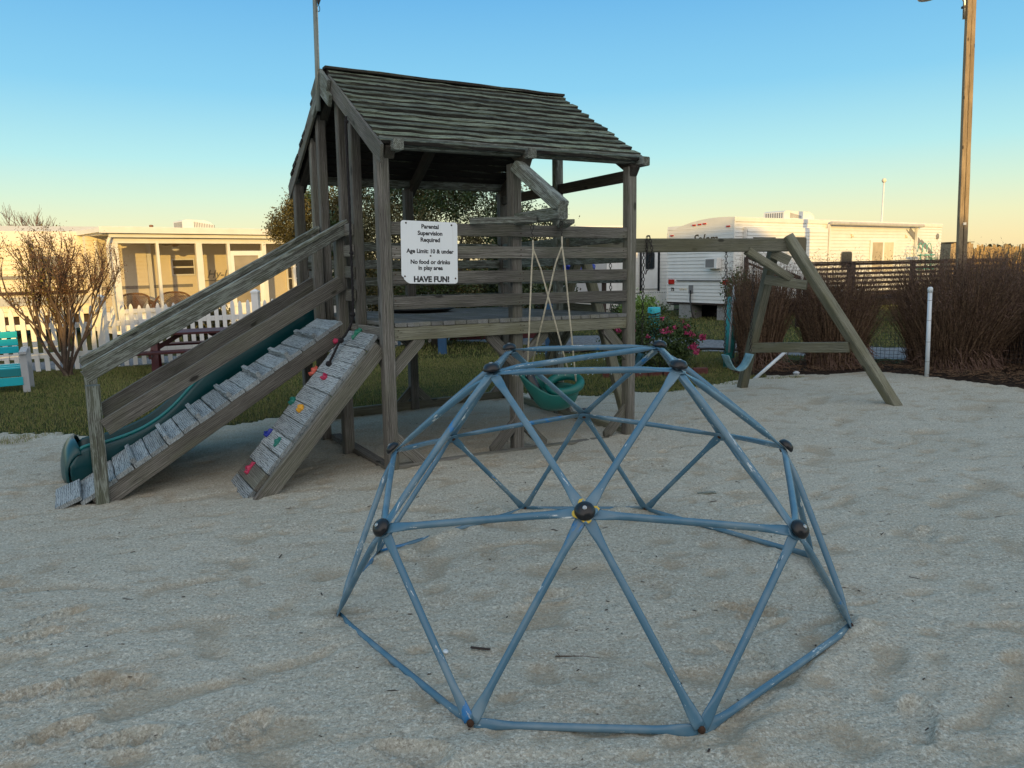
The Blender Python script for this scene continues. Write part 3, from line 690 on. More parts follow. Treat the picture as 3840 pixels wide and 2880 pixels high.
# rounded exit lip of the slide
V = []; F = []
for i in range(9):
    a = i/8*math.pi*.62; x = -2.08-.11*math.sin(a); z = .25*math.cos(a)+.02
    for j in range(13):
        q = -1+2*j/12; V.append((x+.045*q*q, 1.545+q*.275, z*(1-.35*q**4)-.02))
for i in range(8):
    for j in range(12): F.append((i*13+j, i*13+j+1, (i+1)*13+j+1, (i+1)*13+j))
me = mesh('slide_lip', V, F, True); bm = bmesh.new(); bm.from_mesh(me); bmesh.ops.solidify(bm, geom=bm.faces[:], thickness=.012); bm.to_mesh(me); bm.free(); me.polygons.foreach_set('use_smooth', [True]*len(me.polygons))
obj('exit_lip', me, M['teal'], slide)
V, F = tubem([(u, 1.86+.15*u-.228, z+.118*(1-.75*max(0, (i/(ns-1)-.88)/.12)**2)) for i, (u, z) in enumerate(sp_)], .013, 8)
obj('rim', mesh('rim', V, F, True), plain('rim_highlight_teal', (.01, .19, .19), .3), slide)  # rim in lighter teal, its edge highlight put into the colour

def tw(p): return TM @ Vector(p)
# sign on the front rails
sm = TM @ Matrix(((1, 0, 0, .352), (0, 0, -1, -.034), (0, 1, 0, 1.652), (0, 0, 0, 1)))
sm = sm @ Matrix.Rotation(R(-.9), 4, 'Z')
sign = thing('safety_sign', 'white metal sign with black supervision and age limit wording screwed to the tower rails', 'sign'); sign.matrix_world = sm
sw, sh, rc = .232, .231, .022
out_p = []
for cx, cy, a0 in ((sw-rc, sh-rc, 0), (-sw+rc, sh-rc, 90), None, (sw-rc, -sh+rc, 270)) if False else ((sw-rc, sh-rc, 0), (-sw+rc, sh-rc, 90)):
    for k in range(6): a = R(a0+k*18); out_p.append((cx+rc*math.cos(a), cy+rc*math.sin(a)))
out_p += [(-sw, -sh+.062), (-sw+.006, -sh+.052), (-sw+.016, -sh+.048), (-sw+.022, -sh+.030), (-sw+.036, -sh+.015), (-sw+.058, -sh+.002), (-sw+.07, -sh)]
for k in range(6): a = R(270+k*18); out_p.append((sw-rc+rc*math.cos(a), -sh+rc+rc*math.sin(a)))
n = len(out_p); V = [(x, y, -.0012) for x, y in out_p]+[(x, y, .0012) for x, y in out_p]
F = [tuple(range(n-1, -1, -1)), tuple(range(n, 2*n))]+[(i, (i+1) % n, n+(i+1) % n, n+i) for i in range(n)]
obj('plate', mesh('plate', V, F), M['signw'], sign)
ink = plain('sign_ink', (.012, .013, .018), .5)
for s_, y, size, bo in (('Parental', .178, .043, .0015), ('Supervision', .129, .043, .0015), ('Required', .080, .043, .0015), ('Age Limit: 10 & under', -.004, .043, .0015), ('No food or drinks', -.084, .043, .0015), ('in play area', -.128, .043, .0015), ('HAVE FUN!', -.218, .058, .0026)):
    t_ = text('lettering', s_, size, ink, sign, Matrix.Translation((.004 if y > -.2 else .012, y, .0018)), bo, .0004)
    t_.scale = (1.02 if 'Age' not in s_ else 1.00, 1, 1)
for (x, y) in ((-.19, .213), (.182, .210), (.005, -.024), (.212, -.192), (-.205, -.178)):
    s_ = obj('screw', mesh('screw', *lathe([(.001, .0), (.0068, .0), (.006, .003), (.002, .0045)], 12), True), M['rust'], sign); s_.location = (x, y, .0012)

# knotted rope hanging over the climbing wall
rp_ = [(-.075, .50, 2.70), (-.085, .49, 2.60), (-.085, .485, 2.3), (-.085, .482, 2.0), (-.088, .48, 1.7), (-.09, .478, 1.4), (-.095, .475, 1.22), (-.11, .47, 1.13), (-.165, .475, 1.03), (-.21, .49, .975), (-.27, .47, .88), (-.31, .46, .815)]
sp2 = spline([(*p,) for p in rp_], 260)
rope = thing('climbing_rope', 'black knotted rope hanging from the gable down onto the climbing wall', 'rope', tw(rp_[0]))
off = tw(rp_[0])
V = []; F = []; PT = [tw(p)-off for p in sp2]
for s_ in range(3):
    pts = []
    for i, p in enumerate(PT):
        t = (PT[min(i+1, 259)]-PT[max(i-1, 0)]).normalized(); nx = Vector((1, 0, 0)); nx = (nx-t*nx.dot(t)).normalized(); ny3 = t.cross(nx); a = i*.42+s_*2.094
        pts.append(p+.0048*(math.cos(a)*nx+math.sin(a)*ny3))
    v, f = tubem(pts, .0062, 5); o_ = len(V); V += v; F += [tuple(i+o_ for i in q) for q in f]
obj('rope_strand', mesh('rope_strand', V, F, True), M['rope'], rope)
for (p, s_) in (((-.078, .495, 2.66), .8), ((-.085, .482, 1.665), .9), ((-.10, .472, 1.185), 1.), ((-.20, .487, .985), 1.1), ((-.315, .458, .81), 1.15)):
    parts = []
    for q in range(3):
        ax = Euler((q*1.1, q*.9+.4, q*2.)).to_matrix()
        parts.append(tubem([tw(p)-off+ax @ Vector((.014*s_*math.cos(a), .014*s_*math.sin(a), .004*math.sin(2*a))) for a in np.linspace(0, 2*math.pi, 12)], .0075*s_, 6))
    obj('knot', mesh('knot', *join(parts), True), M['rope'], rope)
# flagpole on the gable with a furled flag
fp = thing('flagpole', 'thin grey-green pole with a furled dark flag fixed to the tower gable', 'flagpole', tw((-.10, 1.13, 2.92)))
off = tw((-.10, 1.13, 2.92))
tube('pole', [Vector((0, 0, -.06)), Vector((.012, .0, .35)), Vector((.02, .01, .8)), Vector((.05, .02, 1.9))], [.021, .020, .019, .017], plain('pole_green_grey', (.20, .235, .215), .5, .15, 10), fp, 12)
V, F = tubem([Vector((.055, -.01, 1.9)), Vector((.062, -.01, 1.3)), Vector((.066, -.012, .98)), Vector((.060, -.012, .82)), Vector((.052, -.012, .765))], [.03, .032, .034, .020, .006], 10)
obj('furled_flag', mesh('furled_flag', V, F, True), M['flag'], fp)
tube('halyard', [Vector((.045, -.02, .75)), Vector((.040, -.02, .55)), Vector((.028, -.022, .3)), Vector((.0, -.024, .1))], .0022, M['cream_rope'], fp, 5)
tube('clip', [Vector((.052+.010*math.cos(a), -.014, .735+.024*math.sin(a))) for a in np.linspace(0, 2*math.pi, 12)], .003, M['black'], fp, 5)

# ------------------------------------------------------------------ chains and swings
def chain_mesh(pts, link=.044, r=.0042, w=.0125):
    """links along a polyline"""
    P = [Vector(p) for p in pts]; seg = []; V = []; F = []
    L = [0]
    for i in range(1, len(P)): L.append(L[-1]+(P[i]-P[i-1]).length)
    n = int(L[-1]/(link*.80)); ring_ = []
    for k in range(10):
        a = 2*math.pi*k/10; ring_.append((math.cos(a)*w, math.sin(a)*(link/2-.002)))
    for k in range(n):
        s = (k+.5)*L[-1]/n; i = max(j for j in range(len(L)) if L[j] <= s); i = min(i, len(P)-2)
        t = (s-L[i])/(L[i+1]-L[i]); c = P[i].lerp(P[i+1], t); d = (P[i+1]-P[i]).normalized()
        side = Vector((1, 0, 0)) if abs(d.x) < .8 else Vector((0, 1, 0)); side = (side-d*side.dot(d)).normalized(); si2 = d.cross(side)
        sx_ = (side*.92+si2*.4).normalized() if k % 2 else (si2*.92-side*.4).normalized()
        v, f = tubem([c+sx_*x+d*y for x, y in ring_]+[c+sx_*ring_[0][0]+d*ring_[0][1]], r, 4, False); o_ = len(V); V += v; F += [tuple(q+o_ for q in g) for g in f]
    return mesh('chain', V, F, True)
# timber swing frame right of the tower
AL, AR = Vector((.72, 7.58, 1.715)), Vector((2.93, 8.19, 1.695))
sf = thing('swing_set', 'timber swing frame of one long beam on two A-frames, right of the tower', 'swing set', ((AL.x+AR.x)/2, (AL.y+AR.y)/2, 0))
so_ = sf.location.copy(); q = lambda p: Vector(p)-so_
bd = (AR-AL).normalized(); SWm = M['swingwood']
beam('beam', q(AL-bd*.18), q(AR+bd*.10), .09, .14, SWm, sf, seg=8, jit=.002)
ft = {'l1': (1.135, 7.02, -.10), 'l2': (.28, 8.30, -.05), 'r1': (4.00, 7.60, -.03), 'r2': (2.76, 8.86, .0)}
beam('leg', q(AL+Vector((-.03, .0, .05))+bd*.02), q(ft['l1']), .09, .09, SWm, sf, up=bd, seg=6, jit=.002)
beam('leg', q(AL+Vector((0, .08, .05))+bd*.02), q(ft['l2']), .09, .09, SWm, sf, up=bd, seg=6, jit=.002)
beam('leg', q(AR+Vector((.0, -.03, .09))+bd*.06), q(ft['r1']), .105, .105, SWm, sf, up=bd, seg=6, jit=.002)
beam('leg', q(AR+Vector((-.02, .09, -.02))-bd*.02), q(ft['r2']), .10, .10, SWm, sf, up=bd, seg=6, jit=.002)
def on(a, b, t): return Vector(a).lerp(Vector(b), t)
for t0, t1 in ((.10, .05), (.25, .22)):
    beam('cross_board', q(on(AR, ft['r2'], t1)+bd*-.08+Vector((0, 0, .0))), q(on(AR, ft['r1'], t0)-bd*.03), .036, .10, SWm, sf)
beam('cross_board', q(on(AR, ft['r2'], .685)-bd*.03), q(on(AR, ft['r1'], .625)-bd*.05), .045, .11, SWm, sf, seg=3, jit=.002)
beam('cross_board', q(on(AL, ft['l2'], .35)), q(on(AL, ft['l1'], .35)), .036, .10, SWm, sf)
beam('knee_brace', q(AR-bd*.42+Vector((0, -.02, -.06))), q(on(AR, ft['r1'], .20)+Vector((-.10, .10, -.02))), .08, .08, SWm, sf)
for t in (.62, .70): pass
def belt_swing(ca, cb, z_end, z_low, label, mseat):
    """ca, cb: points on the beam where the chains hang"""
    t = thing('belt_swing', label, 'swing', (ca+cb)/2, group='belt swings on black chains'); o0 = (ca+cb)/2
    d = (cb-ca).normalized(); n_ = Vector((0, 0, 1)).cross(d)
    ea = ca+Vector((0, 0, 0)); ea.z = z_end; eb = cb.copy(); eb.z = z_end
    mid = (ea+eb)/2; half = (eb-ea).length/2
    ea = mid-d*half*.92; eb = mid+d*half*.92
    for c, e in ((ca, ea), (cb, eb)):
        obj('chain', chain_mesh([c-o0, e-o0+Vector((0, 0, .02))]), M['chain'], t)
        obj('eye_bolt', mesh('eye_bolt', *tubem([c-o0+Vector((.012*math.cos(a), 0, -.006+.014*math.sin(a))) for a in np.linspace(0, 2*math.pi, 10)], .003, 5), True), M['chain'], t)
    V = []; F = []; K = 18
    for i in range(K+1):
        s = -1+2*i/K; x = s*half*.92*(1-.10*(1-abs(s))*0); z = z_low+(z_end-z_low)*abs(s)**2.3
        for j, wv in enumerate((-.07, -.035, .0, .035, .07)):
            V.append(mid-o0+d*x+n_*wv+Vector((0, 0, z-z_end+.000*j)))
    for i in range(K):
        for j in range(4): F.append((i*5+j, i*5+j+1, (i+1)*5+j+1, (i+1)*5+j))
    me = mesh('seat', V, F, True); bm = bmesh.new(); bm.from_mesh(me); bmesh.ops.solidify(bm, geom=bm.faces[:], thickness=.012); bm.to_mesh(me); bm.free(); me.polygons.foreach_set('use_smooth', [True]*len(me.polygons))
    obj('seat', me, mseat, t)
    return t
seatm = plain('worn_blue_rubber', (.16, .30, .35), .6, .25, 20)
a1 = AL+bd*1.63; a2 = AL+bd*1.97
belt_swing(Vector((a1.x, a1.y, 1.64)), Vector((a2.x, a2.y, 1.64)), .53, .355, 'pale blue belt swing on black chains near the right end of the swing beam', seatm)
b1 = AL+bd*.31; b2 = AL+bd*.68
bs = belt_swing(Vector((b1.x, b1.y, 1.64)), Vector((b2.x, b2.y, 1.64)), .60, .42, 'belt swing on black chains half hidden behind the right corner post of the tower', M['dteal'])
cz_ = Vector((b2.x+.02, b2.y-.06, 0)); 
obj('chain', chain_mesh([cz_+Vector((.0, .0, 1.62))-bs.location, cz_+Vector((.0, 0, 1.80))-bs.location, cz_+Vector((.03, .02, 1.805))-bs.location, cz_+Vector((.05, -.02, 1.66))-bs.location, cz_+Vector((-.01, 0, 1.42))-bs.location]), M['chain'], bs)

# toddler bucket swing hanging from the tower's arm on cream ropes
bk_c = tw((1.18, -.46, .60))
bk = thing('bucket_swing', 'green plastic toddler seat swing hanging on cream ropes from the tower arm', 'swing', bk_c)
W2 = lambda p: Vector(p)-bk_c
hookL, hookR = tw((1.06, -.36, 1.855)), tw((1.15, -.62, 1.868))
for h_ in (hookL, hookR):
    c = h_-bk_c
    tube('hook', [c+Vector((.012*math.cos(a), .004, -.022+.020*math.sin(a))) for a in np.linspace(-1.2, 4.4, 12)], .0034, M['chain'], bk, 5)
    tube('hook', [c+Vector((.004, 0, -.045)), c+Vector((-.006, 0, -.065)), c+Vector((.008, 0, -.085)), c+Vector((.0, 0, -.10)), c+Vector((.006, 0, -.115))], .0032, M['chain'], bk, 5)
rim_c = Vector((.13, -.02, .0)); ax_x = Vector((.985, -.10, .05)).normalized()
def bp(x, y, z): return Vector((x, y, z))
# seat shell: high scooped back on the left, ring on the right
V = []; F = []; nu, nv = 22, 10
for i in range(nu+1):
    a = 2*math.pi*i/nu
    for j in range(nv+1):
        t = j/nv                         # 0 rim .. 1 bottom
        back = max(0, -math.cos(a))**1.6
        rx, ry = .185, .135
        top = -.005+.17*back+.03*math.sin(a); lean = -.10*back
        r = math.sqrt(max(0., 1-(t*.97)**2.2))
        x = math.cos(a)*rx*(.25+.75*r)+lean*(1-t)**1.5; y = math.sin(a)*ry*(.25+.75*r); z = top*(1-t)-.155*t**1.1
        V.append(bp(x, y, z))
for i in range(nu):
    for j in range(nv): F.append((i*(nv+1)+j, (i+1)*(nv+1)+j, (i+1)*(nv+1)+j+1, i*(nv+1)+j+1))
me = mesh('seat_shell', V, F, True); bm = bmesh.new(); bm.from_mesh(me); bmesh.ops.remove_doubles(bm, verts=bm.verts[:], dist=.0005); bmesh.ops.solidify(bm, geom=bm.faces[:], thickness=.014); bmesh.ops.recalc_face_normals(bm, faces=bm.faces[:]); bm.to_mesh(me); bm.free(); me.polygons.foreach_set('use_smooth', [True]*len(me.polygons))
bkm = plain('bucket_green', (.003, .105, .09), .4, .1)
obj('seat_shell', me, bkm, bk)
ringp = [bp(.085+.125*math.cos(a), .115*math.sin(a), .030+.015*math.cos(a)+.045*math.sin(a)) for a in np.linspace(0, 2*math.pi, 26)]
obj('ring', mesh('ring', *tubem(ringp, .034, 12, False), True), bkm, bk)
obj('back_pad', mesh('back_pad', *tubem([bp(-.19, -.02, .13), bp(-.175, -.02, .04), bp(-.13, -.02, -.05), bp(-.07, -.02, -.10)], [.03, .055, .055, .02], 12), True), M['black'], bk)
for hp, e in ((hookL, (-.20, -.05, .20)), (hookL, (.14, .09, .05)), (hookR, (-.16, .05, .19)), (hookR, (.17, -.06, .06))):
    a = hp-bk_c+Vector((.004, 0, -.115)); e = Vector(e); k_ = Vector((random.uniform(-.004, .004), 0, -.17))
    tube('cord', [a, a+k_*.4, a.lerp(e, .2), a.lerp(e, .5), e], .0064, M['cream_rope'], bk, 7)

# ------------------------------------------------------------------ unseen building added behind the camera, roofline shaped to keep the playground in shade
shade_blocker = thing('shade_blocker', 'unseen clapboard block added behind the camera, shaped to shade the playground', 'shade_blocker', (0, -14, 0))
wallm = plain('clapboard', (.42, .42, .40), .7, .08); shing = plain('dark_shingle', (.06, .055, .05), .9, .3)
def prism(name, prof, y0, y1, mat, parent):
    n = len(prof); V = [(x, y0, z) for x, z in prof]+[(x, y1, z) for x, z in prof]
    F = [tuple(range(n)), tuple(range(2*n-1, n-1, -1))]+[(i, n+i, n+(i+1) % n, (i+1) % n) for i in range(n)]
    return obj(name, mesh(name, V, F), mat, parent)
prism('wall', [(3.0, 0), (18.5, 0), (18.5, 5.6), (13, 7.5), (3.0, 7.5)], -6, -.2, wallm, shade_blocker)
prism('wing_wall', [(-3.6, 0), (2.99, 0), (2.99, 5.85), (.5, 5.8), (-1.4, 4.5), (-3.6, 4.0)], -5, -.25, wallm, shade_blocker)
prism('roof', [(2.9, 7.51), (13.05, 7.51), (18.8, 5.52), (18.8, 5.66), (13.1, 7.72), (2.9, 7.72)], -6.3, .1, shing, shade_blocker)
prism('wing_roof', [(-3.9, 4.01), (-1.45, 4.51), (.45, 5.81), (2.88, 5.87), (2.88, 6.02), (.4, 5.96), (-1.5, 4.66), (-3.9, 4.15)], -5.3, 0, shing, shade_blocker)

# ------------------------------------------------------------------ white picket fence
fence = thing('picket_fence', 'white picket fence with pointed pickets running behind the lawn and bench', 'fence', (-6.62, 12.15, 0))
fo = fence.location.copy(); WH = M['white']
def picket_mesh(h, wd=.066, th=.022):
    r = wd/2
    prof = [(-r, 0), (r, 0), (r, h-.10), (r*.82, h-.055), (r*.45, h-.018), (0, h), (-r*.45, h-.018), (-r*.82, h-.055), (-r, h-.10)]
    n = len(prof); V = [(x, -th/2, z) for x, z in prof]+[(x, th/2, z) for x, z in prof]
    F = [tuple(range(n)), tuple(range(2*n-1, n-1, -1))]+[(i, n+i, n+(i+1) % n, (i+1) % n) for i in range(n)]
    me = mesh('picket', V, F); me.materials.append(WH); return me
pk = [picket_mesh(h) for h in (.985, 1.0, 1.012)]
def fence_run(a, b, n, ztop=0.):
    a = Vector(a); b = Vector(b); d = (b-a); L = d.length; d.normalize(); ang_ = math.atan2(d.y, d.x)
    for i in range(n):
        p = a+d*(L*(i+.5)/n); o = bpy.data.objects.new('picket', pk[i % 3]); COL.objects.link(o); o.parent = fence
        o.location = p-fo+Vector((0, 0, .02+ztop)); o.rotation_euler = (R(random.uniform(-.5, .5)), R(random.uniform(-.8, .8)), ang_)
    nrm = Vector((-d.y, d.x, 0))
    for z in (.26, .72): beam('rail', a-fo+nrm*.035+Vector((0, 0, z+ztop)), b-fo+nrm*.035+Vector((0, 0, z+ztop)), .035, .085, WH, fence)
def fence_post(p, h=1.13):
    V, F = join([boxm(-.06, .06, -.06, .06, 0, h), boxm(-.07, .07, -.07, .07, h, h+.03)])
    t = [(-.07, -.07, h+.03), (.07, -.07, h+.03), (.07, .07, h+.03), (-.07, .07, h+.03), (0, 0, h+.075)]
    V, F = join([(V, F), (t, [(0, 1, 4), (1, 2, 4), (2, 3, 4), (3, 0, 4)])])
    o = obj('post', mesh('post', V, F), WH, fence); o.location = Vector(p)-fo; return o
c0 = Vector((-6.60, 12.10, 0)); lft = Vector((-9.3, 10.98, 0)); mid_ = Vector((-4.55, 13.45, 0)); rt = Vector((-1.45, 15.1, 0))
fence_run(lft, c0-Vector((.07, .03, 0)), 21); fence_run(c0+Vector((.08, .05, 0)), mid_-Vector((.07, .05, 0)), 17); fence_run(mid_+Vector((.07, .05, 0)), rt, 24)
for p in (c0, mid_, rt): fence_post(p)

# ------------------------------------------------------------------ garden furniture
# turquoise bench
bn = thing('garden_bench', 'turquoise slatted garden bench with grey arm at the left edge of the lawn', 'bench', (-6.83, 9.75, 0), (0, 0, R(33)))
for i, z in enumerate((.735, .635, .535)): beam('back_slat', (-1.0, .30+.03*(i == 0)-.02*i, z), (.32, .30+.03*(i == 0)-.02*i, z), .024, .088, M['turq'], bn, up=(0, -.15, 1))
for i, y in enumerate((.12, .0, -.11)): beam('seat_slat', (-1.0, y, .345-.012*i), (.32, y, .345-.012*i), .10, .024, M['turq'], bn)
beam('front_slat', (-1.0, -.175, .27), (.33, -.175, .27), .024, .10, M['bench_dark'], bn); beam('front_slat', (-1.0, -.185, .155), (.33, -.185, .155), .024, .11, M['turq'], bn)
for x in (.36, -1.02):
    post('leg', x, -.17, 0, .52, .085, M['greyplastic'], bn, 1, 0, .04); post('leg', x+.05, .28, 0, .56, .085, M['greyplastic'], bn, 1, 0, .04)
    beam('arm', (x, -.24, .525), (x+.03, .34, .545), .085, .03, M['greyplastic'], bn); beam('side_rail', (x+.03, -.16, .30), (x+.03, .28, .33), .03, .08, M['greyplastic'], bn)
# dark red picnic table
pt = thing('picnic_table', 'dark red picnic table with attached benches on the lawn behind the ramp', 'picnic table', (-5.10, 11.75, 0), (0, 0, R(22))); RD = M['redwood']
for i in range(5): beam('table_board', (-.75, -.30+.15*i, .60), (.95, -.30+.15*i, .60), .138, .035, RD, pt)
for s in (-1, 1):
    for k in range(2): beam('seat_board', (-.80, s*(.60+.14*k), .36), (1.0, s*(.60+.14*k), .36), .13, .035, RD, pt)
for x in (-.50, .75):
    beam('seat_support', (x, -.78, .325), (x, .78, .325), .035, .09, RD, pt); beam('top_support', (x, -.34, .565), (x, .34, .565), .035, .07, RD, pt)
    for s in (-1, 1): beam('leg', (x+.036, s*.18, .57), (x+.036, s*.42, 0), .035, .10, RD, pt, up=(1, 0, 0))
    beam('brace', (x, 0, .33), (x+(.42 if x < 0 else -.42), 0, .575), .035, .07, RD, pt)
# small things behind the tower
bp_ = thing('swing_post', 'square blue post of the other play set standing on the lawn beside the far fence', 'post', (-1.22, 13.2, 0)); post('shaft', 0, 0, -.05, .95, .15, M['blue'], bp_, 1, 0)
bp2 = thing('swing_post', 'square blue post seen beneath the tower deck right of the middle post', 'post', (.62, 12.2, 0)); post('shaft', 0, 0, -.05, .98, .12, M['blue'], bp2, 1, 0)
rb = thing('red_bench', 'long dark red board bench beyond the lawn under the tower deck', 'bench', (-.3, 15.2, 0), (0, 0, R(5)))
for i, z in enumerate((.10, .22, .36)): beam('board', (-.95, -.05+.03*i, z), (1.25, -.05+.03*i, z), .04, .10, RD, rb)
for x in (-.85, 1.1): post('leg', x, .02, 0, .40, .09, RD, rb, 1, 0)
td = thing('rubber_disc', 'flat black rubber disc lying on the deck at the back of the tower', 'disc', tw((1.02, 1.72, 1.133)))
obj('disc', mesh('disc', *lathe([(.02, .0), (.26, .0), (.30, .012), (.36, .035), (.36, .045), (.30, .040), (.02, .035)], 40), True), M['black'], td)
tp = thing('tarp_bundle', 'crumpled bright blue tarp bundle on a stack seen through the tower rails', 'tarp', (1.35, 14.2, 0))
bm = bmesh.new()
for k in range(7):
    bmesh.ops.create_icosphere(bm, subdivisions=3, radius=.16, matrix=Matrix.Translation((rng.uniform(-.30, .30), rng.uniform(-.1, .1), 1.42+rng.uniform(-.06, .07))) @ Matrix.Diagonal((1.2, 1, .7, 1)))
for v in bm.verts: v.co += Vector((rng.uniform(-1, 1), rng.uniform(-1, 1), rng.uniform(-1, 1)))*.018
me = bpy.data.meshes.new('tarp'); bm.to_mesh(me); bm.free(); obj('tarp', me, M['bluetarp'], tp)
beam('stand', (-.5, 0, 1.24), (.5, 0, 1.24), .4, .06, M['darkwood'], tp)
for x in (-.42, .42): post('stand_leg', x, 0, 0, 1.21, .08, M['darkwood'], tp, 1, 0)
# turquoise posts
t1 = thing('turquoise_post', 'tall worn turquoise post with white strip leaning behind the right swing', 'post', (3.10, 10.6, 0), (0, R(2.5), 0))
obj('shaft', mesh('shaft', *lathe([(.075, -.05), (.075, 1.02), (.07, 1.03)], 16), True), M['turq_old'], t1); tube('strip', [Vector((-.03, -.085, .25)), Vector((-.02, -.085, 1.20))], .017, M['pvc'], t1, 8)
t2 = thing('turquoise_post', 'short bright turquoise stub post wrapped in cord beside the rose bush', 'post', (2.93, 15.3, 0))
obj('shaft', mesh('shaft', *lathe([(.13, -.05), (.13, .60), (.12, .62)], 20), True), M['turq'], t2)
for z in (.40, .46, .50): tube('cord', [Vector((.136*math.cos(a), .136*math.sin(a), z+.015*math.sin(a*2+z*30))) for a in np.linspace(0, 2*math.pi, 18)], .012, M['black'], t2, 5)
hs = thing('edging_hose', 'black hose lying along the grass by the gravel road', 'hose', (2.9, 12.6, 0)); tube('hose', [Vector((x, -.10*x+.04*math.sin(x*3), .05+.02*math.sin(x*4))) for x in np.linspace(-2.6, 1.0, 20)], .022, M['black'], hs, 6)
# white pipe and leaning stick
wp = thing('white_pipe', 'upright white plastic pipe with cap in front of the tall dry grass', 'pipe', (5.05, 8.98, 0), (0, R(-1.6), 0))
tube('pipe', [Vector((0, 0, -.02)), Vector((0, 0, 1.14))], .024, M['pvc'], wp, 14); obj('cap', mesh('cap', *lathe([(.03, 1.12), (.03, 1.165), (.02, 1.18), (.004, 1.182)], 16), True), M['pvc'], wp)
for z in (.28, .52, .78, 1.02): obj('band', mesh('band', *lathe([(.0246, z), (.0246, z+.005)], 14)), M['grey'], wp)
ws = thing('leaning_pipe', 'short white pipe leaning in the mulch under the right A-frame of the swing', 'pipe', (3.25, 9.55, 0)); tube('pipe', [Vector((-.16, -.10, .02)), Vector((.32, .1, .36))], .022, M['pvc'], ws, 10)
# brick edging and rose bush
be = thing('brick_edging', 'row of red bricks edging the rose bed behind the dome', 'edging', (1.95, 10.05, 0)); bm_ = mesh('brick', *boxm(-.095, .095, -.045, .045, 0, .11)); bm_.materials.append(M['brick'])
for i in range(7):
    o = bpy.data.objects.new('brick', bm_); COL.objects.link(o); o.parent = be; o.location = (-.62+.205*i, random.uniform(-.01, .01), random.uniform(-.02, .0)); o.rotation_euler = (0, 0, R(random.uniform(-4, 4)))

# ------------------------------------------------------------------ foliage helpers
def leaves(P, size, seed, flat=.0, asp=.5):
    """one rhombic leaf per point"""
    r = np.random.default_rng(seed); n = len(P); d = r.normal(size=(n, 3)); d /= np.linalg.norm(d, axis=1)[:, None]
    e = r.normal(size=(n, 3)); e -= d*(e*d).sum(1)[:, None]; e /= np.linalg.norm(e, axis=1)[:, None]
    s = size*r.uniform(.6, 1.3, n)[:, None]
    V = np.stack([P-d*s, P+e*s*asp, P+d*s, P-e*s*asp], 1).reshape(-1, 3)
    return V, np.arange(4*n).reshape(-1, 4)
def clumps(r, n, centre, rad, k, cr, flat=1.):
    """points in clumps spread over an ellipsoid shell"""
    out = []
    for _ in range(k):
        d = r.normal(size=3); d /= np.linalg.norm(d); rr = r.uniform(.45, 1.0)**.6
        c = np.array(centre)+d*np.array(rad)*rr; m_ = n//k
        q = r.normal(size=(m_, 3))*cr*r.uniform(.5, 1.3); out.append(c+q)
    return np.vstack(out)
def branch_tree(seed, p, d, L, r, depth, spread, up, tw_, leaves_at, n0=3, shrink=.72):
    """tapered limbs; returns tube pieces"""
    rr = random.Random(seed); parts = []
    def go(p, d, L, r, k):
        n = 4; pts = [p]; q = p.copy(); dd = d.copy()
        for i in range(n):
            dd = (dd+Vector((rr.uniform(-1, 1), rr.uniform(-1, 1), rr.uniform(-1, 1)))*tw_+Vector((0, 0, up))).normalized(); q = q+dd*L/n; pts.append(q.copy())
        parts.append(tubem(pts, [r*(1-.35*i/n) for i in range(n+1)], 5 if r > .008 else 3, False))
        if k <= 1: leaves_at.extend(pts[2:])
        if k == 0: return
        for j in range(n0 if k > 1 else n0+1):
            a = rr.uniform(0, 2*math.pi); t = pts[rr.randint(2, n)] if j else pts[-1]
            side = Vector((math.cos(a), math.sin(a), rr.uniform(-.2, .5)))
            go(t, (dd+side*spread*rr.uniform(.5, 1.2)).normalized(), L*shrink*rr.uniform(.75, 1.15), r*.62, k-1)
    go(Vector(p), Vector(d).normalized(), L, r, depth); return parts
# crepe myrtle by the left fence
my = thing('myrtle_shrub', 'multi stemmed bare shrub with rusty seed heads between bench and picket fence', 'shrub', (-6.78, 11.3, 0))
lp = []; parts = []
stems = [(-.75, .1, 1.15, .60, .026), (-.35, -.1, 1.3, .66, .03), (-.08, .1, 1.5, .70, .032), (.16, -.05, 1.4, .68, .03), (.40, .1, 1.3, .60, .026), (-.55, .3, 1.2, .60, .022), (.05, .4, 1.4, .62, .022), (.28, -.35, 1.3, .55, .02)]
for i, (x, y, z, L, r) in enumerate(stems): parts += branch_tree(30+i, (rng.uniform(-.06, .06), rng.uniform(-.06, .06), 0), (x, y, z), L*1.18, r*1.05, 4, .46, .085, .16, lp, 3, .74)
obj('branches', mesh('branches', *join(parts), True), M['bark'], my)
lp = np.array([tuple(p) for p in lp]); r9 = np.random.default_rng(5)
Lp = lp[r9.integers(0, len(lp), 15000)]+r9.normal(size=(15000, 3))*.045
obj('seed_heads', mesh_np('seed_heads', *leaves(Lp[(Lp[:, 2] > .8)], .0115, 6)), M['myrtle'], my)['kind'] = 'stuff'
g = Lp[(Lp[:, 2] > .6) & (Lp[:, 0] < .1)][::9]; obj('last_leaves', mesh_np('last_leaves', *leaves(g, .022, 8)), M['myrtleg'], my)['kind'] = 'stuff'
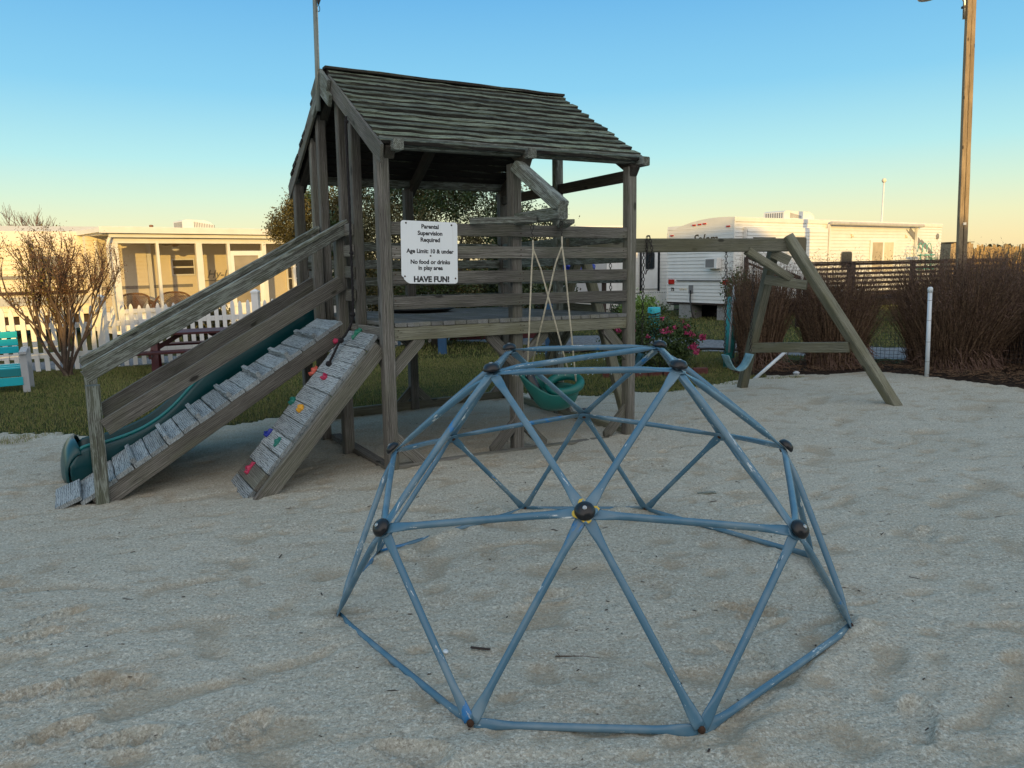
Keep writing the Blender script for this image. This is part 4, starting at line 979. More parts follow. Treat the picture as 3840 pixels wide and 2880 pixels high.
# evergreen tree behind the tower
def leafy(name, label, loc, rads, n, k, cr, size, mats, seed, trunk=(.09, 1.2), cz_=None, group=None, cat='tree', low=0.):
    t = thing(name, label, cat, loc, group=group); r = np.random.default_rng(seed)
    P = clumps(r, n, (0, 0, cz_ or rads[2]+low), rads, k, cr); P = P[P[:, 2] > .05]
    sp = vnoise(P[:, 0]*1., P[:, 2]*1.+P[:, 1], 1.3, seed) > .5
    for q, m_, nm in ((P[~sp], mats[0], 'crown'), (P[sp], mats[1], 'crown')):
        if len(q): obj(nm, mesh_np(nm, *leaves(q, size, seed+1)), m_, t)
    parts = []
    for i in range(6):
        a = rng.uniform(0, 6.28); top = Vector((math.cos(a)*rads[0]*.5, math.sin(a)*rads[1]*.5, (cz_ or rads[2])*rng.uniform(.9, 1.3)))
        parts.append(tubem([Vector((0, 0, -.05)), Vector((top.x*.15, top.y*.15, trunk[1]*.7)), top*.65+Vector((0, 0, .1)), top], [trunk[0], trunk[0]*.7, trunk[0]*.35, trunk[0]*.12], 6))
    obj('trunk', mesh('trunk', *join(parts), True), M['bark2'], t)
    return t
leafy('holly_tree', 'broad dense dark evergreen tree standing behind the tower', (-1.45, 14.6, 0), (2.35, 1.5, 1.70), 115000, 420, .155, .027, (M['holly'], M['hollyb']), 3, (.12, 1.0), cz_=1.92)
leafy('holly_tree', 'sunlit edge evergreen left of the tower seen over the handrail', (-3.85, 15.0, 0), (.78, .8, .60), 26000, 110, .10, .024, (M['hollyb'], M['holly']), 9, (.06, .8), cz_=2.40)
# rose bush
rs = thing('rose_bush', 'low rose bush with bright pink blooms behind the dome', 'bush', (1.98, 10.62, 0)); r = np.random.default_rng(12)
P = clumps(r, 15000, (0, 0, .36), (.72, .46, .40), 90, .075); P = P[P[:, 2] > .02]
obj('foliage', mesh_np('foliage', *leaves(P, .020, 13)), M['rose'], rs)
lp = []; obj('stems', mesh('stems', *join(sum([branch_tree(60+i, (rng.uniform(-.2, .2), rng.uniform(-.2, .2), 0), (rng.uniform(-.7, .7), rng.uniform(-.6, .6), 1), .30, .008, 2, .6, .02, .2, lp) for i in range(9)], [])), True), M['bark2'], rs)
bl = []
for k in range(30):
    a = r.uniform(0, 6.28); q = r.uniform(.2, 1)**.5; c = np.array((math.cos(a)*.68*q, -abs(math.sin(a))*.50*q, .36+.40*math.sqrt(max(0, 1-q*q))+r.uniform(-.05, .06))); bl.append(c+r.normal(size=(16, 3))*.014)
for c in ((.66, -.35, .50), (.52, -.42, .38), (.56, -.42, .31)): bl.append(np.array(c)+r.normal(size=(90, 3))*.020)
obj('bloom', mesh_np('bloom', *leaves(np.vstack(bl), .018, 14, asp=.8)), M['petal'], rs)['kind'] = 'stuff'
leafy('garden_shrub', 'light green feathery shrub in front of the lattice by the second trailer', (3.0, 17.6, 0), (.62, .4, .30), 3600, 50, .09, .032, (M['fern'], M['rose']), 21, (.02, .4), cz_=.42, cat='shrub')
leafy('garden_shrub', 'small green shrub at the corner of the trailer behind the swing', (4.30, 14.0, 0), (.22, .25, .38), 2600, 40, .07, .03, (M['fern'], M['rose']), 22, (.02, .4), cz_=.95, cat='shrub')

# ------------------------------------------------------------------ tall ornamental grasses
def tall_grass(loc, h, spread, n, seed, label):
    t = thing('ornamental_grass', label, 'grass clump', loc, group='tall dry ornamental grass clumps'); r = np.random.default_rng(seed)
    a = r.uniform(0, 6.283, n); q = np.sqrt(r.uniform(0, 1, n)); bx = np.cos(a)*q*spread*.42; by = np.sin(a)*q*spread*.42
    ln = h*r.uniform(.55, 1.02, n)*(1-.10*q); lean = q*r.uniform(.15, .62, n)*spread*.9+r.uniform(0, .05, n)
    az = a+r.normal(size=n)*.5; w_ = r.uniform(.004, .009, n); pa = r.uniform(0, 6.283, n); dx, dy = np.cos(pa)*w_, np.sin(pa)*w_
    V = []; K = 4
    droop = r.uniform(0, .16, n)*(r.uniform(0, 1, n) > .6)
    for k in range(K+1):
        s = k/K; cx = bx+np.cos(az)*lean*s**1.7; cy = by+np.sin(az)*lean*s**1.7; z = ln*s-droop*s**4*ln*1.2; ww = 1-.75*s
        V.append(np.stack([cx-dx*ww, cy-dy*ww, z], -1)); V.append(np.stack([cx+dx*ww, cy+dy*ww, z], -1))
    V = np.stack(V, 1); base = (np.arange(n)*(2*(K+1)))[:, None]
    F = np.concatenate([base+np.array([2*k, 2*k+1, 2*k+3, 2*k+2]) for k in range(K)], 0)
    obj('culms', mesh_np('culms', V.reshape(-1, 3), F), M['reed'], t)['kind'] = 'stuff'
    # feathery heads
    tip = (V[:, -1]+V[:, -2])/2; sel = tip[r.uniform(0, 1, n) > .45]; m_ = 9
    P = np.repeat(sel, m_, 0)+r.normal(size=(len(sel)*m_, 3))*np.array([.030, .030, .075])
    obj('plumes', mesh_np('plumes', *leaves(P, .022, seed+1, asp=.10)), M['plume'], t)['kind'] = 'stuff'
    # tangled dead leaves at the foot
    m2 = n//3; a = r.uniform(0, 6.283, m2); q = r.uniform(.6, 1.1, m2)*spread*.5
    p0 = np.stack([np.cos(a)*q*.8, np.sin(a)*q*.8, r.uniform(.05, .45, m2)], -1); p1 = p0+np.stack([np.cos(a)*.12, np.sin(a)*.12, -r.uniform(.05, .3, m2)], -1)+r.normal(size=(m2, 3))*.05; p1[:, 2] = np.maximum(p1[:, 2], .01)
    mid2 = (p0+p1)/2+r.normal(size=(m2, 3))*.04; o_ = np.array([.004, .002, .003])
    V = np.stack([p0-o_, p0+o_, mid2-o_, mid2+o_, p1-o_, p1+o_], 1).reshape(-1, 3); b0 = (np.arange(m2)*6)[:, None]
    F = np.concatenate([b0+np.array([0, 1, 3, 2]), b0+np.array([2, 3, 5, 4])], 0)
    obj('dead_leaves', mesh_np('dead_leaves', V, F), M['plume'], t)['kind'] = 'stuff'
for (x, y, h, s, n, lb) in ((3.45, 10.35, 1.62, .60, 1500, 'dark dry grass clump beside the turquoise post, leftmost of its row'),
                        (4.42, 10.15, 1.55, .80, 2400, 'dark dry grass clump framed by the right A-frame of the swing'),
                        (5.78, 9.75, 1.62, 1.12, 4200, 'large dark dry grass clump right behind the white pipe'),
                        (6.75, 9.9, 1.65, .95, 1900, 'dry grass clump hanging over the netting at the right edge'),
                        (7.10, 9.0, 1.75, .9, 1800, 'dry grass clump cut off by the right edge of the photo')):
    tall_grass((x, y, .0), h, s, n, int(x*100), lb)
# straw litter on the mulch
r = np.random.default_rng(44); n = 5200; x = r.uniform(2.9, 7.5, n); y = r.uniform(7.4, 10.8, n); k = zone(x, y-.12) == 3; x, y = x[k], y[k]; n = len(x)
a = r.uniform(0, 3.14, n); L = r.uniform(.04, .16, n); z = base_h(x, y)+r.uniform(.01, .05, n); dx, dy = np.cos(a)*L, np.sin(a)*L; z2 = z+r.uniform(-.02, .03, n)
V = np.stack([np.stack([x, y, z], -1), np.stack([x+dx, y+dy, z2], -1), np.stack([x+dx, y+dy, z2+.006], -1), np.stack([x, y, z+.006], -1)], 1).reshape(-1, 3)
o = obj('straw_litter', mesh_np('straw_litter', V, np.arange(4*n).reshape(-1, 4)), M['reed']); o['kind'] = 'stuff'
# netting behind the grasses
V = []; F = []
def thin(a, b, r_=.0025):
    v, f = tubem([a, b], r_, 3, False); o_ = len(V); V.extend(v); F.extend([tuple(q+o_ for q in g) for g in f])
na, nb_ = Vector((4.6, 10.55, 0)), Vector((8.3, 8.6, 0)); nd = nb_-na
for i in range(80): p = na+nd*(i/79); thin(p, p+Vector((.01*math.sin(i), 0, .62)))
for j in range(13): thin(na+Vector((0, 0, .02+.05*j)), nb_+Vector((0, 0, .02+.05*j+.01*math.sin(j))))
ntg = thing('netting', 'low black plastic garden netting strung behind the dry grasses', 'netting', na); o = obj('mesh_net', mesh('mesh_net', [Vector(p)-na for p in V], F), M['black'], ntg)
gs = thing('cabinet', 'low dark green box with a white notice behind the netting at the right', 'cabinet', (8.6, 12.7, 0), (0, 0, R(20)))
box('body', -.55, .55, -.25, .25, 0, .78, plain('green_box', (.02, .07, .05), .5), gs, .01)
box('notice', -.30, .05, -.262, -.254, .30, .62, M['pvc'], gs); text('lettering', '111 SS', .15, ink, gs, Matrix.Translation((-.12, -.264, .40)) @ Matrix.Rotation(R(90), 4, 'X'), .001, .0004)

# ------------------------------------------------------------------ screened porch house on the left
SID = M['tan']; WD = M['whitedirt']
def siding_mesh(x0, x1, z0, z1, pitch=.10, lap=.010, y=0.):
    """lapped siding facing -Y"""
    n = max(1, int(round((z1-z0)/pitch))); V = []; F = []
    for i in range(n):
        a = z0+(z1-z0)*i/n; b_ = z0+(z1-z0)*(i+1)/n; o_ = len(V)
        V += [(x0, y-lap, a), (x1, y-lap, a), (x1, y, b_), (x0, y, b_), (x0, y, a), (x1, y, a)]; F += [(o_, o_+1, o_+2, o_+3), (o_+4, o_+5, o_+1, o_)]
    return V, F
PC = Vector((-9.15, 17.4, 0)); PA = R(43)
ph = thing('screened_porch', 'long white porch with screened bays and glazed door beyond the picket fence', 'porch', PC, (0, 0, PA))
PLn = 6.3; ZB, ZT = .10, 2.34
def pb(name, x0, x1, y0, y1, z0, z1, mat=WD, bev=.004): return box(name, x0, x1, y0, y1, z0, z1, mat, ph, bev)
pb('skirt', 0, PLn, .02, .10, ZB, .62, M['white'])
pb('roof', -.22, PLn+.1, -.22, 3.0, 2.44, 2.55); pb('fascia', -.23, PLn+.1, -.25, -.20, 2.42, 2.565)
pb('gutter', 0, PLn, -.14, -.02, 2.33, 2.41); pb('header', 0, PLn, .0, .08, 2.20, 2.33)
for x, wd_ in ((0.05, .14), (1.03, .06), (1.96, .15), (2.74, .07), (3.66, .11), (4.5, .08), (5.35, .08), (6.2, .10)): pb('column', x, x+wd_, -.01, .09, ZB, 2.20)
pb('sill', .19, 2.74, -.015, .09, .58, .68)
downs = tube('downspout', [Vector((.02, -.10, 2.36)), Vector((-.02, -.10, 2.25)), Vector((-.04, -.04, 2.12)), Vector((.0, -.04, .2))], .035, WD, ph, 8)
b = MB('screen_mesh'); b.b.inputs['Alpha'].default_value = .11; M['screen'] = b.set((.20, .155, .10), .9, spec=.1)
for x0, x1, z0 in ((.19, 1.03, .68), (1.09, 1.96, .68), (2.11, 2.74, .68), (3.77, 4.5, .68), (4.58, 5.35, .68), (5.43, 6.2, .68)): pb('screen', x0, x1, .035, .037, z0, 2.20, M['screen'], 0)
# glazed door with transom
pb('door_frame', 2.81, 2.90, .0, .07, .62, 2.02, M['white']); pb('door_frame', 3.55, 3.66, .0, .07, .62, 2.02, M['white']); pb('door_frame', 2.90, 3.55, .0, .07, 1.90, 2.02, M['white']); pb('door_frame', 2.90, 3.55, .0, .07, .42, .70, M['white'])
dg = plain('door_glass', (.30, .26, .19), .15, .2, 2); pb('door_pane', 2.90, 3.55, .03, .036, .70, 1.90, dg, 0); pb('transom', 2.81, 3.66, .03, .036, 2.02, 2.20, M['screen'], 0)
# inner wall of the home seen through the screens
o = obj('siding', mesh('siding', *siding_mesh(-.1, PLn+.3, .3, 2.46, .10, .016, 1.35)), SID, ph)
pb('corner_trim', 1.14, 1.27, 1.16, 1.34, .4, 2.40, WD); pb('wall_block', -.2, 1.14, 1.14, 1.34, .4, 2.40, SID)
obj('siding', mesh('siding', *siding_mesh(-.2, 1.14, .4, 2.4, .10, .016, 1.135)), SID, ph)
for x0, x1, y in ((-.1, 1.14, 1.122), (1.27, 2.30, 1.336)): pb('stripe', x0, x1, y-.004, y, 1.12, 1.20, M['grey'], 0)
wn_ = pb('window', 1.78, 2.38, 1.29, 1.335, 1.42, 1.86, M['white'])
for z0, z1 in ((1.46, 1.62), (1.66, 1.82)): box('pane', 1.82, 2.34, 1.282, 1.288, z0, z1, M['glass'], wn_)
pb('window', 4.95, 5.8, 1.29, 1.335, .9, 1.95, M['white']); 
for i in range(3):
    for j in range(3): pb('pane', 5.0+.25*i, 5.22+.25*i, 1.28, 1.286, .95+.33*j, 1.25+.33*j, M['glass'], 0)
pb('floor', -.1, PLn, .05, 3.0, .28, .40, M['block'], 0); pb('ceiling', -.1, PLn, .09, 2.9, 2.40, 2.455, WD, 0)
text('lettering', 'Hy-Line', .30, M['grey'], ph, Matrix.Translation((2.68, 1.325, 1.34)) @ Matrix.Rotation(R(90), 4, 'X'), .0035, .001, 'LEFT', .35); pb('underline', 2.62, 3.5, 1.322, 1.327, 1.26, 1.28, M['grey'], 0)
# side wall with screens, going back
for y0 in (.1, 1.1, 2.1): pb('column', -.005, .05, y0, y0+.06, ZB, 2.3)
pb('side_screen', .02, .022, .16, 2.9, .6, 2.3, M['screen'], 0); pb('side_skirt', .0, .04, .1, 2.9, ZB, .6, M['white'])
# ceiling fan
fan = thing('ceiling_fan', 'brown ceiling fan with four blades and lamp under the porch ceiling', 'fan', ph.matrix_basis @ Vector((2.55, .70, 2.40)) if False else Matrix.Translation(PC) @ Matrix.Rotation(PA, 4, 'Z') @ Vector((1.72, .70, 2.40)))
tube('rod', [Vector((0, 0, 0)), Vector((0, 0, -.16))], .015, M['wicker'], fan, 8)
obj('motor', mesh('motor', *lathe([(.03, -.14), (.10, -.15), (.11, -.20), (.06, -.24), (.03, -.25)], 16), True), M['wicker'], fan)
obj('lamp_shade', mesh('lamp_shade', *lathe([(.03, -.25), (.08, -.27), (.10, -.32), (.05, -.36), (.01, -.37)], 16), True), M['white'], fan)
for k in range(4):
    a = PA+R(8+90*k); beam('blade', (.10*math.cos(a), .10*math.sin(a), -.19), (.58*math.cos(a), .58*math.sin(a), -.20), .11, .012, M['darkwood'], fan, up=(0, .12, 1))
def wicker(name, label, x, wdt, arch):
    t = thing(name, label, 'wicker seat', Matrix.Translation(PC) @ Matrix.Rotation(PA, 4, 'Z') @ Vector((x, .62, .40)), (0, 0, PA))
    h = .62; parts = []; n = 18
    rim = [Vector((-wdt/2+wdt*i/n, 0, h*(1-.5*arch*abs(2*i/n-1)**3))) for i in range(n+1)]
    obj('back_rim', mesh('back_rim', *tubem([Vector((-wdt/2, 0, 0))]+rim+[Vector((wdt/2, 0, 0))], .022, 6), True), M['wicker'], t)
    for i in range(n*2):
        for s in (-1, 1):
            x0 = -wdt/2+wdt*(i+.5)/(2*n); x1 = x0+s*.34; zt = h*(1-.5*arch*abs(2*(x0+wdt/2)/wdt-1)**3)
            if abs(x1) < wdt/2: parts.append(tubem([Vector((x0, .005, zt)), Vector((x1, .005, .02))], .0055, 4, False))
    obj('weave', mesh('weave', *join(parts)), M['wicker'], t); beam('seat', (-wdt/2, -.25, .05), (wdt/2, -.25, .05), .45, .08, M['wicker'], t)
    for sx_ in (-1, 1): tube('arm', [Vector((sx_*wdt/2, 0, .42)), Vector((sx_*wdt/2, -.25, .36)), Vector((sx_*wdt/2, -.42, .05))], .03, M['wicker'], t)
wicker('wicker_chair', 'dark brown wicker chair behind the left porch screen', .62, .66, .3)
wicker('wicker_loveseat', 'tan wicker loveseat with lattice back behind the middle porch screen', 1.55, 1.10, 1.1)
# roof air conditioner and vent
def ac_unit(label, loc, rot, L=.95):
    t = thing('air_conditioner', label, 'air conditioner', loc, (0, 0, rot))
    prof = [(-L/2, 0), (L/2, 0), (L/2-.02, .10), (L/2-.12, .17), (L/2-.26, .215), (-L/2+.10, .225), (-L/2, .20)]
    n = len(prof); V = [(x, y, z) for y in (-.32, .32) for x, z in prof]
    me = mesh('shroud', V, [tuple(range(n)), tuple(range(2*n-1, n-1, -1))]+[(i, n+i, n+(i+1) % n, (i+1) % n) for i in range(n)]); obj('shroud', me, WD, t)
    for i in range(13): box('louvre', -L/2+.28+.042*i, -L/2+.298+.042*i, -.325, -.3205, .035, .175-.006*i, M['grey'], t)
    for i in range(8): box('louvre', -L/2-.005, -L/2-.0005, -.27+.07*i, -.235+.07*i, .03, .17, M['grey'], t)
    return t
MP = Matrix.Translation(PC) @ Matrix.Rotation(PA, 4, 'Z')
ac_unit('white roof air conditioner on the porch roof at the left', MP @ Vector((2.30, .9, 2.585)), PA, .80)
vt = thing('roof_vent', 'small brown vent pipe on the porch roof left of the air conditioner', 'vent', MP @ Vector((1.35, 1.2, 2.56))); obj('pipe', mesh('pipe', *lathe([(.03, 0), (.03, .09), (.05, .09), (.05, .13), (.01, .14)], 12)), M['wicker'], vt)

def win(parent, x0, x1, z0, z1, y=-.02, r_c=.05, mat=None, fr=M['grey'], fw=.02):
    """rounded trailer window: frame with a pane child, facing -Y"""
    def rr_(a0, a1, c0, c1, rc_, y_):
        P = []
        for cx, cy_, s in ((a1-rc_, c1-rc_, 0), (a0+rc_, c1-rc_, 90), (a0+rc_, c0+rc_, 180), (a1-rc_, c0+rc_, 270)):
            for k in range(5): q_ = R(s+k*22.5); P.append((cx+rc_*math.cos(q_), y_, cy_+rc_*math.sin(q_)))
        return P
    n = 20; V = rr_(x0, x1, z0, z1, r_c, 0)+rr_(x0, x1, z0, z1, r_c, y); F = [tuple(range(n, 2*n))]+[(i, (i+1) % n, n+(i+1) % n, n+i) for i in range(n)]
    w_ = obj('window', mesh('window', V, F), fr, parent)
    V = rr_(x0+fw, x1-fw, z0+fw, z1-fw, max(.005, r_c-fw*.6), y-.004); obj('pane', mesh('pane', V, [tuple(range(n))]), mat or M['glass'], w_)
    return w_
# ------------------------------------------------------------------ big white travel trailer on the right
TC = Vector((5.62, 19.0, 0)); TA = math.atan2(.598, .802)
tr = thing('travel_trailer', 'long white travel trailer with red tail lights and a sunlit ribbed side', 'trailer', TC, (0, 0, TA))
SIDM = M['whitedirt']; TL = 11.2; TWd = 2.17; zb, zt = .44, 2.58
# local: x along the long side, side faces -Y; rear face at x=0 faces -X
o = obj('side_siding', mesh('side_siding', *siding_mesh(0.02, TL, zb, zt-.08, .092, .018, 0)), SIDM, tr)
V, F = siding_mesh(0, TWd, zb, zt-.12, .092, .018, 0)
o = obj('rear_siding', mesh('rear_siding', V, F), SIDM, tr); o.rotation_euler = (0, 0, R(-90)); o.location = (0, TWd, 0)
# curved roof cap over the rear
V = []; F = []; K = 14
for i in range(K+1):
    y = TWd*i/K; z = zt+.02-.30*((y/TWd))**2.2+.04*math.sin(math.pi*i/K)
    V += [(-.014, y, zt-.5), (-.014, y, z), (TL, y, z), ]
for i in range(K): F += [(3*i, 3*i+3, 3*i+4, 3*i+1), (3*i+1, 3*i+4, 3*i+5, 3*i+2)]
obj('roof', mesh('roof', V, F), SIDM, tr)
box('roof_edge', -.02, TL, -.03, .01, zt-.10, zt+.02, WD, tr, .01); box('far_wall', 0, TL, TWd-.04, TWd, zb, zt-.3, SIDM, tr); box('front_wall', TL-.03, TL, 0, TWd, zb, zt-.3, SIDM, tr); box('floor_pan', 0, TL, 0, TWd, zb-.05, zb, M['darkwood'], tr)
box('corner_trim', -.02, .03, -.02, .03, zb, zt-.05, WD, tr, .006); box('corner_trim', -.02, .02, TWd-.03, TWd+.01, zb, zt-.28, WD, tr, .006)
RM = Matrix(((0, 0, -1, -.016), (-1, 0, 0, 0), (0, 1, 0, 0), (0, 0, 0, 1)))   # text plane on the rear face: x -> -Y, y -> Z
def rear(y, z): return Matrix(((0, 0, -1, -.018), (-1, 0, 0, y), (0, 1, 0, z), (0, 0, 0, 1)))
text('lettering', 'Salem', .34, M['glass'], tr, rear(.90, 1.98), .004, .002, 'CENTER', .3)
text('lettering', '72', .12, M['glass'], tr, rear(1.96, .74), .005, .002)
for (y, z) in ((.12, 2.36), (.86, 2.46), (1.20, 2.44), (1.02, 2.45), (1.95, 2.20)): box('marker_light', -.04, -.014, y, y+.10, z, z+.035, M['red'], tr)
for y in (.10, 1.90): box('tail_light', -.05, -.012, y, y+.19, .92, 1.05, M['red'], tr, .01)
box('undercarriage', .7, 10.6, .25, TWd-.1, .02, zb-.052, plain('underside_shade_black', (.010, .010, .010), .95), tr); box('bumper_rail', -.05, -.012, .36, 1.80, 1.01, 1.04, M['grey'], tr)  # black block below the floor stands for the deep shade there
for y in (1.50, 1.60, 1.69): obj('plug', mesh('plug', *xf(lathe([(.03, 0), (.03, .012), (.005, .014)], 10), Matrix.Translation((-.012, y, .79)) @ Matrix.Rotation(R(-90), 4, 'Y'))), M['tan'], tr)
box('utility_hatch', -.02, -.012, 1.25, 1.40, .68, .90, M['grey'], tr)
wac = box('window_cooler', -.20, -.012, .36, .74, 1.33, 1.60, M['white'], tr, .01); box('grille', -.205, -.2005, .44, .71, 1.36, 1.57, M['grey'], wac)
tube('power_cord', [Vector((-.03, 1.33, .76)), Vector((-.07, 1.30, .5)), Vector((-.12, 1.2, .2)), Vector((-.2, 1.05, .02))], .02, M['black'], tr, 6)
obj('axle', mesh('axle', *tubem([Vector((5.4, .3, .25)), Vector((5.4, 1.9, .25))], .05, 8)), M['darkwood'], tr)
for x in (5.0, 5.9): obj('wheel', mesh('wheel', *xf(lathe([(.05, 0), (.27, .0), (.29, .05), (.29, .17), (.27, .2), (.05, .2)], 20), Matrix.Translation((x, .25, .29)) @ Matrix.Rotation(R(90), 4, 'X'))), M['black'], tr)
win(tr, .10, .28, .8, .95, -.02, .01, M['grey'])
# long side: door frame strip, windows, sliding glass door, stripe graphics, awning
box('slide_out', .35, 4.10, -.10, -.006, zb+.12, zt-.22, SIDM, tr, .01)
o = obj('slide_out_siding', mesh('slide_out_siding', *siding_mesh(.38, 4.07, zb+.15, zt-.25, .092, .018, -.102)), SIDM, tr)
box('awning_tube', 4.15, 9.6, -.20, -.08, zt-.13, zt-.03, plain('awning_vinyl', (.45, .44, .42), .6), tr, .03); box('awning_arm', 4.15, 4.22, -.10, -.03, zb+.2, zt-.1, WD, tr); box('awning_arm', 9.3, 9.36, -.10, -.03, zb+.2, zt-.1, WD, tr)
box('open_vent', .62, 1.55, -.14, -.118, 2.06, 2.10, M['glass'], tr)
win(tr, 2.35, 3.00, 1.62, 2.12, -.125, .08, M['glass'], M['grey'], .02); win(tr, 4.95, 5.55, 1.24, 1.72, -.03, .09)
sd = box('sliding_door', 6.55, 8.05, -.05, -.013, .95, 2.06, M['white'], tr, .01)
cur = plain('curtain', (.42, .36, .26), .8, .15, 4)
box('pane', 6.66, 7.26, -.055, -.0505, 1.02, 1.98, cur, sd); box('pane', 7.36, 7.92, -.055, -.0505, 1.02, 1.98, plain('curtain_light', (.62, .56, .42), .8, .1), sd)
box('shed_window', 9.85, 10.12, -.10, -.013, 1.05, 1.75, M['white'], tr, .01); box('narrow_pane', 9.90, 10.06, -.105, -.1005, 1.10, 1.62, M['grey'], tr)
for k, (x0, z0, x1, z1, wd_) in enumerate(((8.95, 2.38, 9.75, 1.95, .16), (9.75, 2.02, 10.6, 1.60, .15), (8.75, 2.38, 9.6, 1.90, .035), (9.6, 1.86, 10.6, 1.42, .08))): beam('stripe', (x0, -.022, z0), (x1, -.022, z1), .004, wd_, M['grey'], tr, c=.0005)
obj('round_vent', mesh('round_vent', *xf(lathe([(.02, 0), (.10, 0), (.10, .02), (.03, .03)], 16), Matrix.Translation((10.9, -.01, 2.18)) @ Matrix.Rotation(R(90), 4, 'X'))), M['grey'], tr)
for x in (5.5, 8.75): obj('porch_lamp', mesh('porch_lamp', *xf(lathe([(.02, 0), (.05, 0), (.05, .04), (.01, .06)], 12), Matrix.Translation((x, -.01, 2.17)) @ Matrix.Rotation(R(90), 4, 'X'))), M['tan'], tr)
TM2 = Matrix.Translation(TC) @ Matrix.Rotation(TA, 4, 'Z')
ac_unit('white roof air conditioner on the long travel trailer', TM2 @ Vector((3.1, .5, zt+.02)), TA, 1.45)
for i, x in enumerate((.9, 2.1)):
    d = thing('roof_dome', ('low white dome vent nearest the rear of the trailer roof', 'low white dome vent left of the trailer air conditioner')[i], 'vent', TM2 @ Vector((x, .9, zt-.06)), (0, 0, TA)); obj('dome', mesh('dome', *lathe([(.34, 0), (.32, .05), (.22, .10), (.02, .13)], 18), True), plain('dome_grey', (.5, .5, .52), .5), d)
cb = thing('block_pier', 'grey concrete block pier under the rear corner of the trailer', 'block', TM2 @ Vector((.25, 1.55, 0)), (0, 0, TA))
for k in range(2): 
    for j in range(2): box('block', -.22, .22, -.21+.215*j, -.002+.215*j, .20*k, .197+.20*k, M['block'], cb, .006)
cb2 = thing('block_pier', 'grey concrete block pier under the near corner of the trailer', 'block', TM2 @ Vector((.3, .35, 0)), (0, 0, TA)); box('block', -.2, .2, -.2, .2, 0, .38, M['block'], cb2, .006)
# folding wire shelf on the deck and lamp pole behind the trailer
dk = thing('trailer_deck', 'brown slatted deck railing between the long trailer and the dry grass', 'deck', (6.55, 16.6, 0), (0, 0, R(12)))
DW = M['darkwood']
for i in range(8): beam('slat', (0, 0, 1.40-.105*i), (5.2, 0, 1.40-.105*i), .03, .055, DW, dk)
beam('top_rail', (-.05, 0, 1.445), (5.25, 0, 1.445), .12, .03, DW, dk)
for x in (.04, 1.12, 2.7, 4.2, 5.2): post('post', x, .05, 0, 1.43, .14 if x in (.04, 1.12) else .09, DW, dk, 1, 0)
for i in range(6): beam('deck_board', (0, .25+.16*i, .60), (5.2, .25+.16*i, .60), .14, .03, DW, dk)
for y0 in (-.02,):
    for dz in (0, -.16, -.32): beam('stair_rail', (5.25, y0, 1.36+dz), (7.4, y0-.8, .35+dz), .035, .05, DW, dk)
    post('stair_post', 7.35, y0-.78, 0, .45, .09, DW, dk, 1, 0)
st = thing('trailer_steps', 'dark wooden stair rail descending left of the deck railing', 'stairs', (6.1, 17.6, 0))
beam('hand_rail', (-.6, 0, 1.62), (.45, -.6, 1.10), .035, .09, DW, st); beam('hand_rail', (-.6, 0, 1.48), (.45, -.6, .96), .035, .05, DW, st); post('post', .42, -.6, 0, 1.1, .08, DW, st, 1, 0); post('post', -.6, 0, 0, 1.6, .08, DW, st, 1, 0)
ck = plain('mint_wire', (.10, .42, .36), .5)
bk_ = thing('wire_shelf', 'mint green wire plant stand leaning on the sunlit trailer side', 'shelf', TM2 @ Vector((9.0, -.55, .62)), (0, 0, TA))
for z in (.52, .95): tube('ring', [Vector((.38*math.cos(a), .2*math.sin(a), z)) for a in np.linspace(0, 2*math.pi, 18)], .018, ck, bk_, 6); obj('shelf', mesh('shelf', *xf(lathe([(.02, 0), (.37, 0), (.37, .02), (.02, .02)], 16), Matrix.Translation((0, 0, z)) @ Matrix.Diagonal((1, .52, 1, 1)))), ck, bk_)
for x in (-.3, 0, .3): tube('hoop', [Vector((x+.16*math.cos(a), .05, 1.05+.28*math.sin(a))) for a in np.linspace(0, math.pi, 12)], .012, ck, bk_, 5)
for x in (-.36, .36): tube('leg', [Vector((x, 0, 0)), Vector((x, 0, 1.0))], .016, ck, bk_, 6)
for k in range(5): tube('scroll', [Vector((-.30+.15*k+.06*math.cos(a), -.18, .75+.12*math.sin(a))) for a in np.linspace(0, 2*math.pi, 10)], .009, ck, bk_, 4)
lp_ = thing('lamp_post', 'thin white pole with a round lamp behind the long trailer roof', 'lamp', (13.2, 27.0, 0)); tube('pole', [Vector((0, 0, 0)), Vector((0, 0, 4.1))], .03, WD, lp_); obj('lamp', mesh('lamp', *lathe([(.02, 4.1), (.06, 4.13), (.08, 4.19), (.05, 4.25), (.01, 4.26)], 14), True), M['tan'], lp_)

# ------------------------------------------------------------------ second trailer with door and lattice skirting
T2 = Vector((2.15, 22.6, 0)); A2 = R(9)
t2_ = thing('camper_trailer', 'white camper with rounded door window and lattice skirt past the tower corner post', 'camper', T2, (0, 0, A2))
o = obj('siding', mesh('siding', *siding_mesh(-.2, 2.9, .62, 2.05, .10, .018, 0)), SIDM, t2_)
box('body', -.2, 2.9, .005, 2.2, .6, 2.10, SIDM, t2_, .02); box('raised_section', -.2, 1.62, .01, 2.1, 2.105, 2.62, SIDM, t2_, .03)
box('smooth_panel', -.3, 1.20, -.16, -.014, .55, 1.98, M['greyplastic'], t2_, .02); box('smooth_panel', .72, 1.22, -.18, -.162, .60, 1.96, M['white'], t2_, .01)
dr = box('door', 1.86, 2.36, -.05, -.013, .72, 2.02, M['white'], t2_, .01); win(dr, 1.96, 2.26, 1.30, 1.84, -.06, .07)
for x in (1.80, 2.37): box('door_jamb', x, x+.055, -.055, -.013, .60, 2.05, M['black'], t2_)
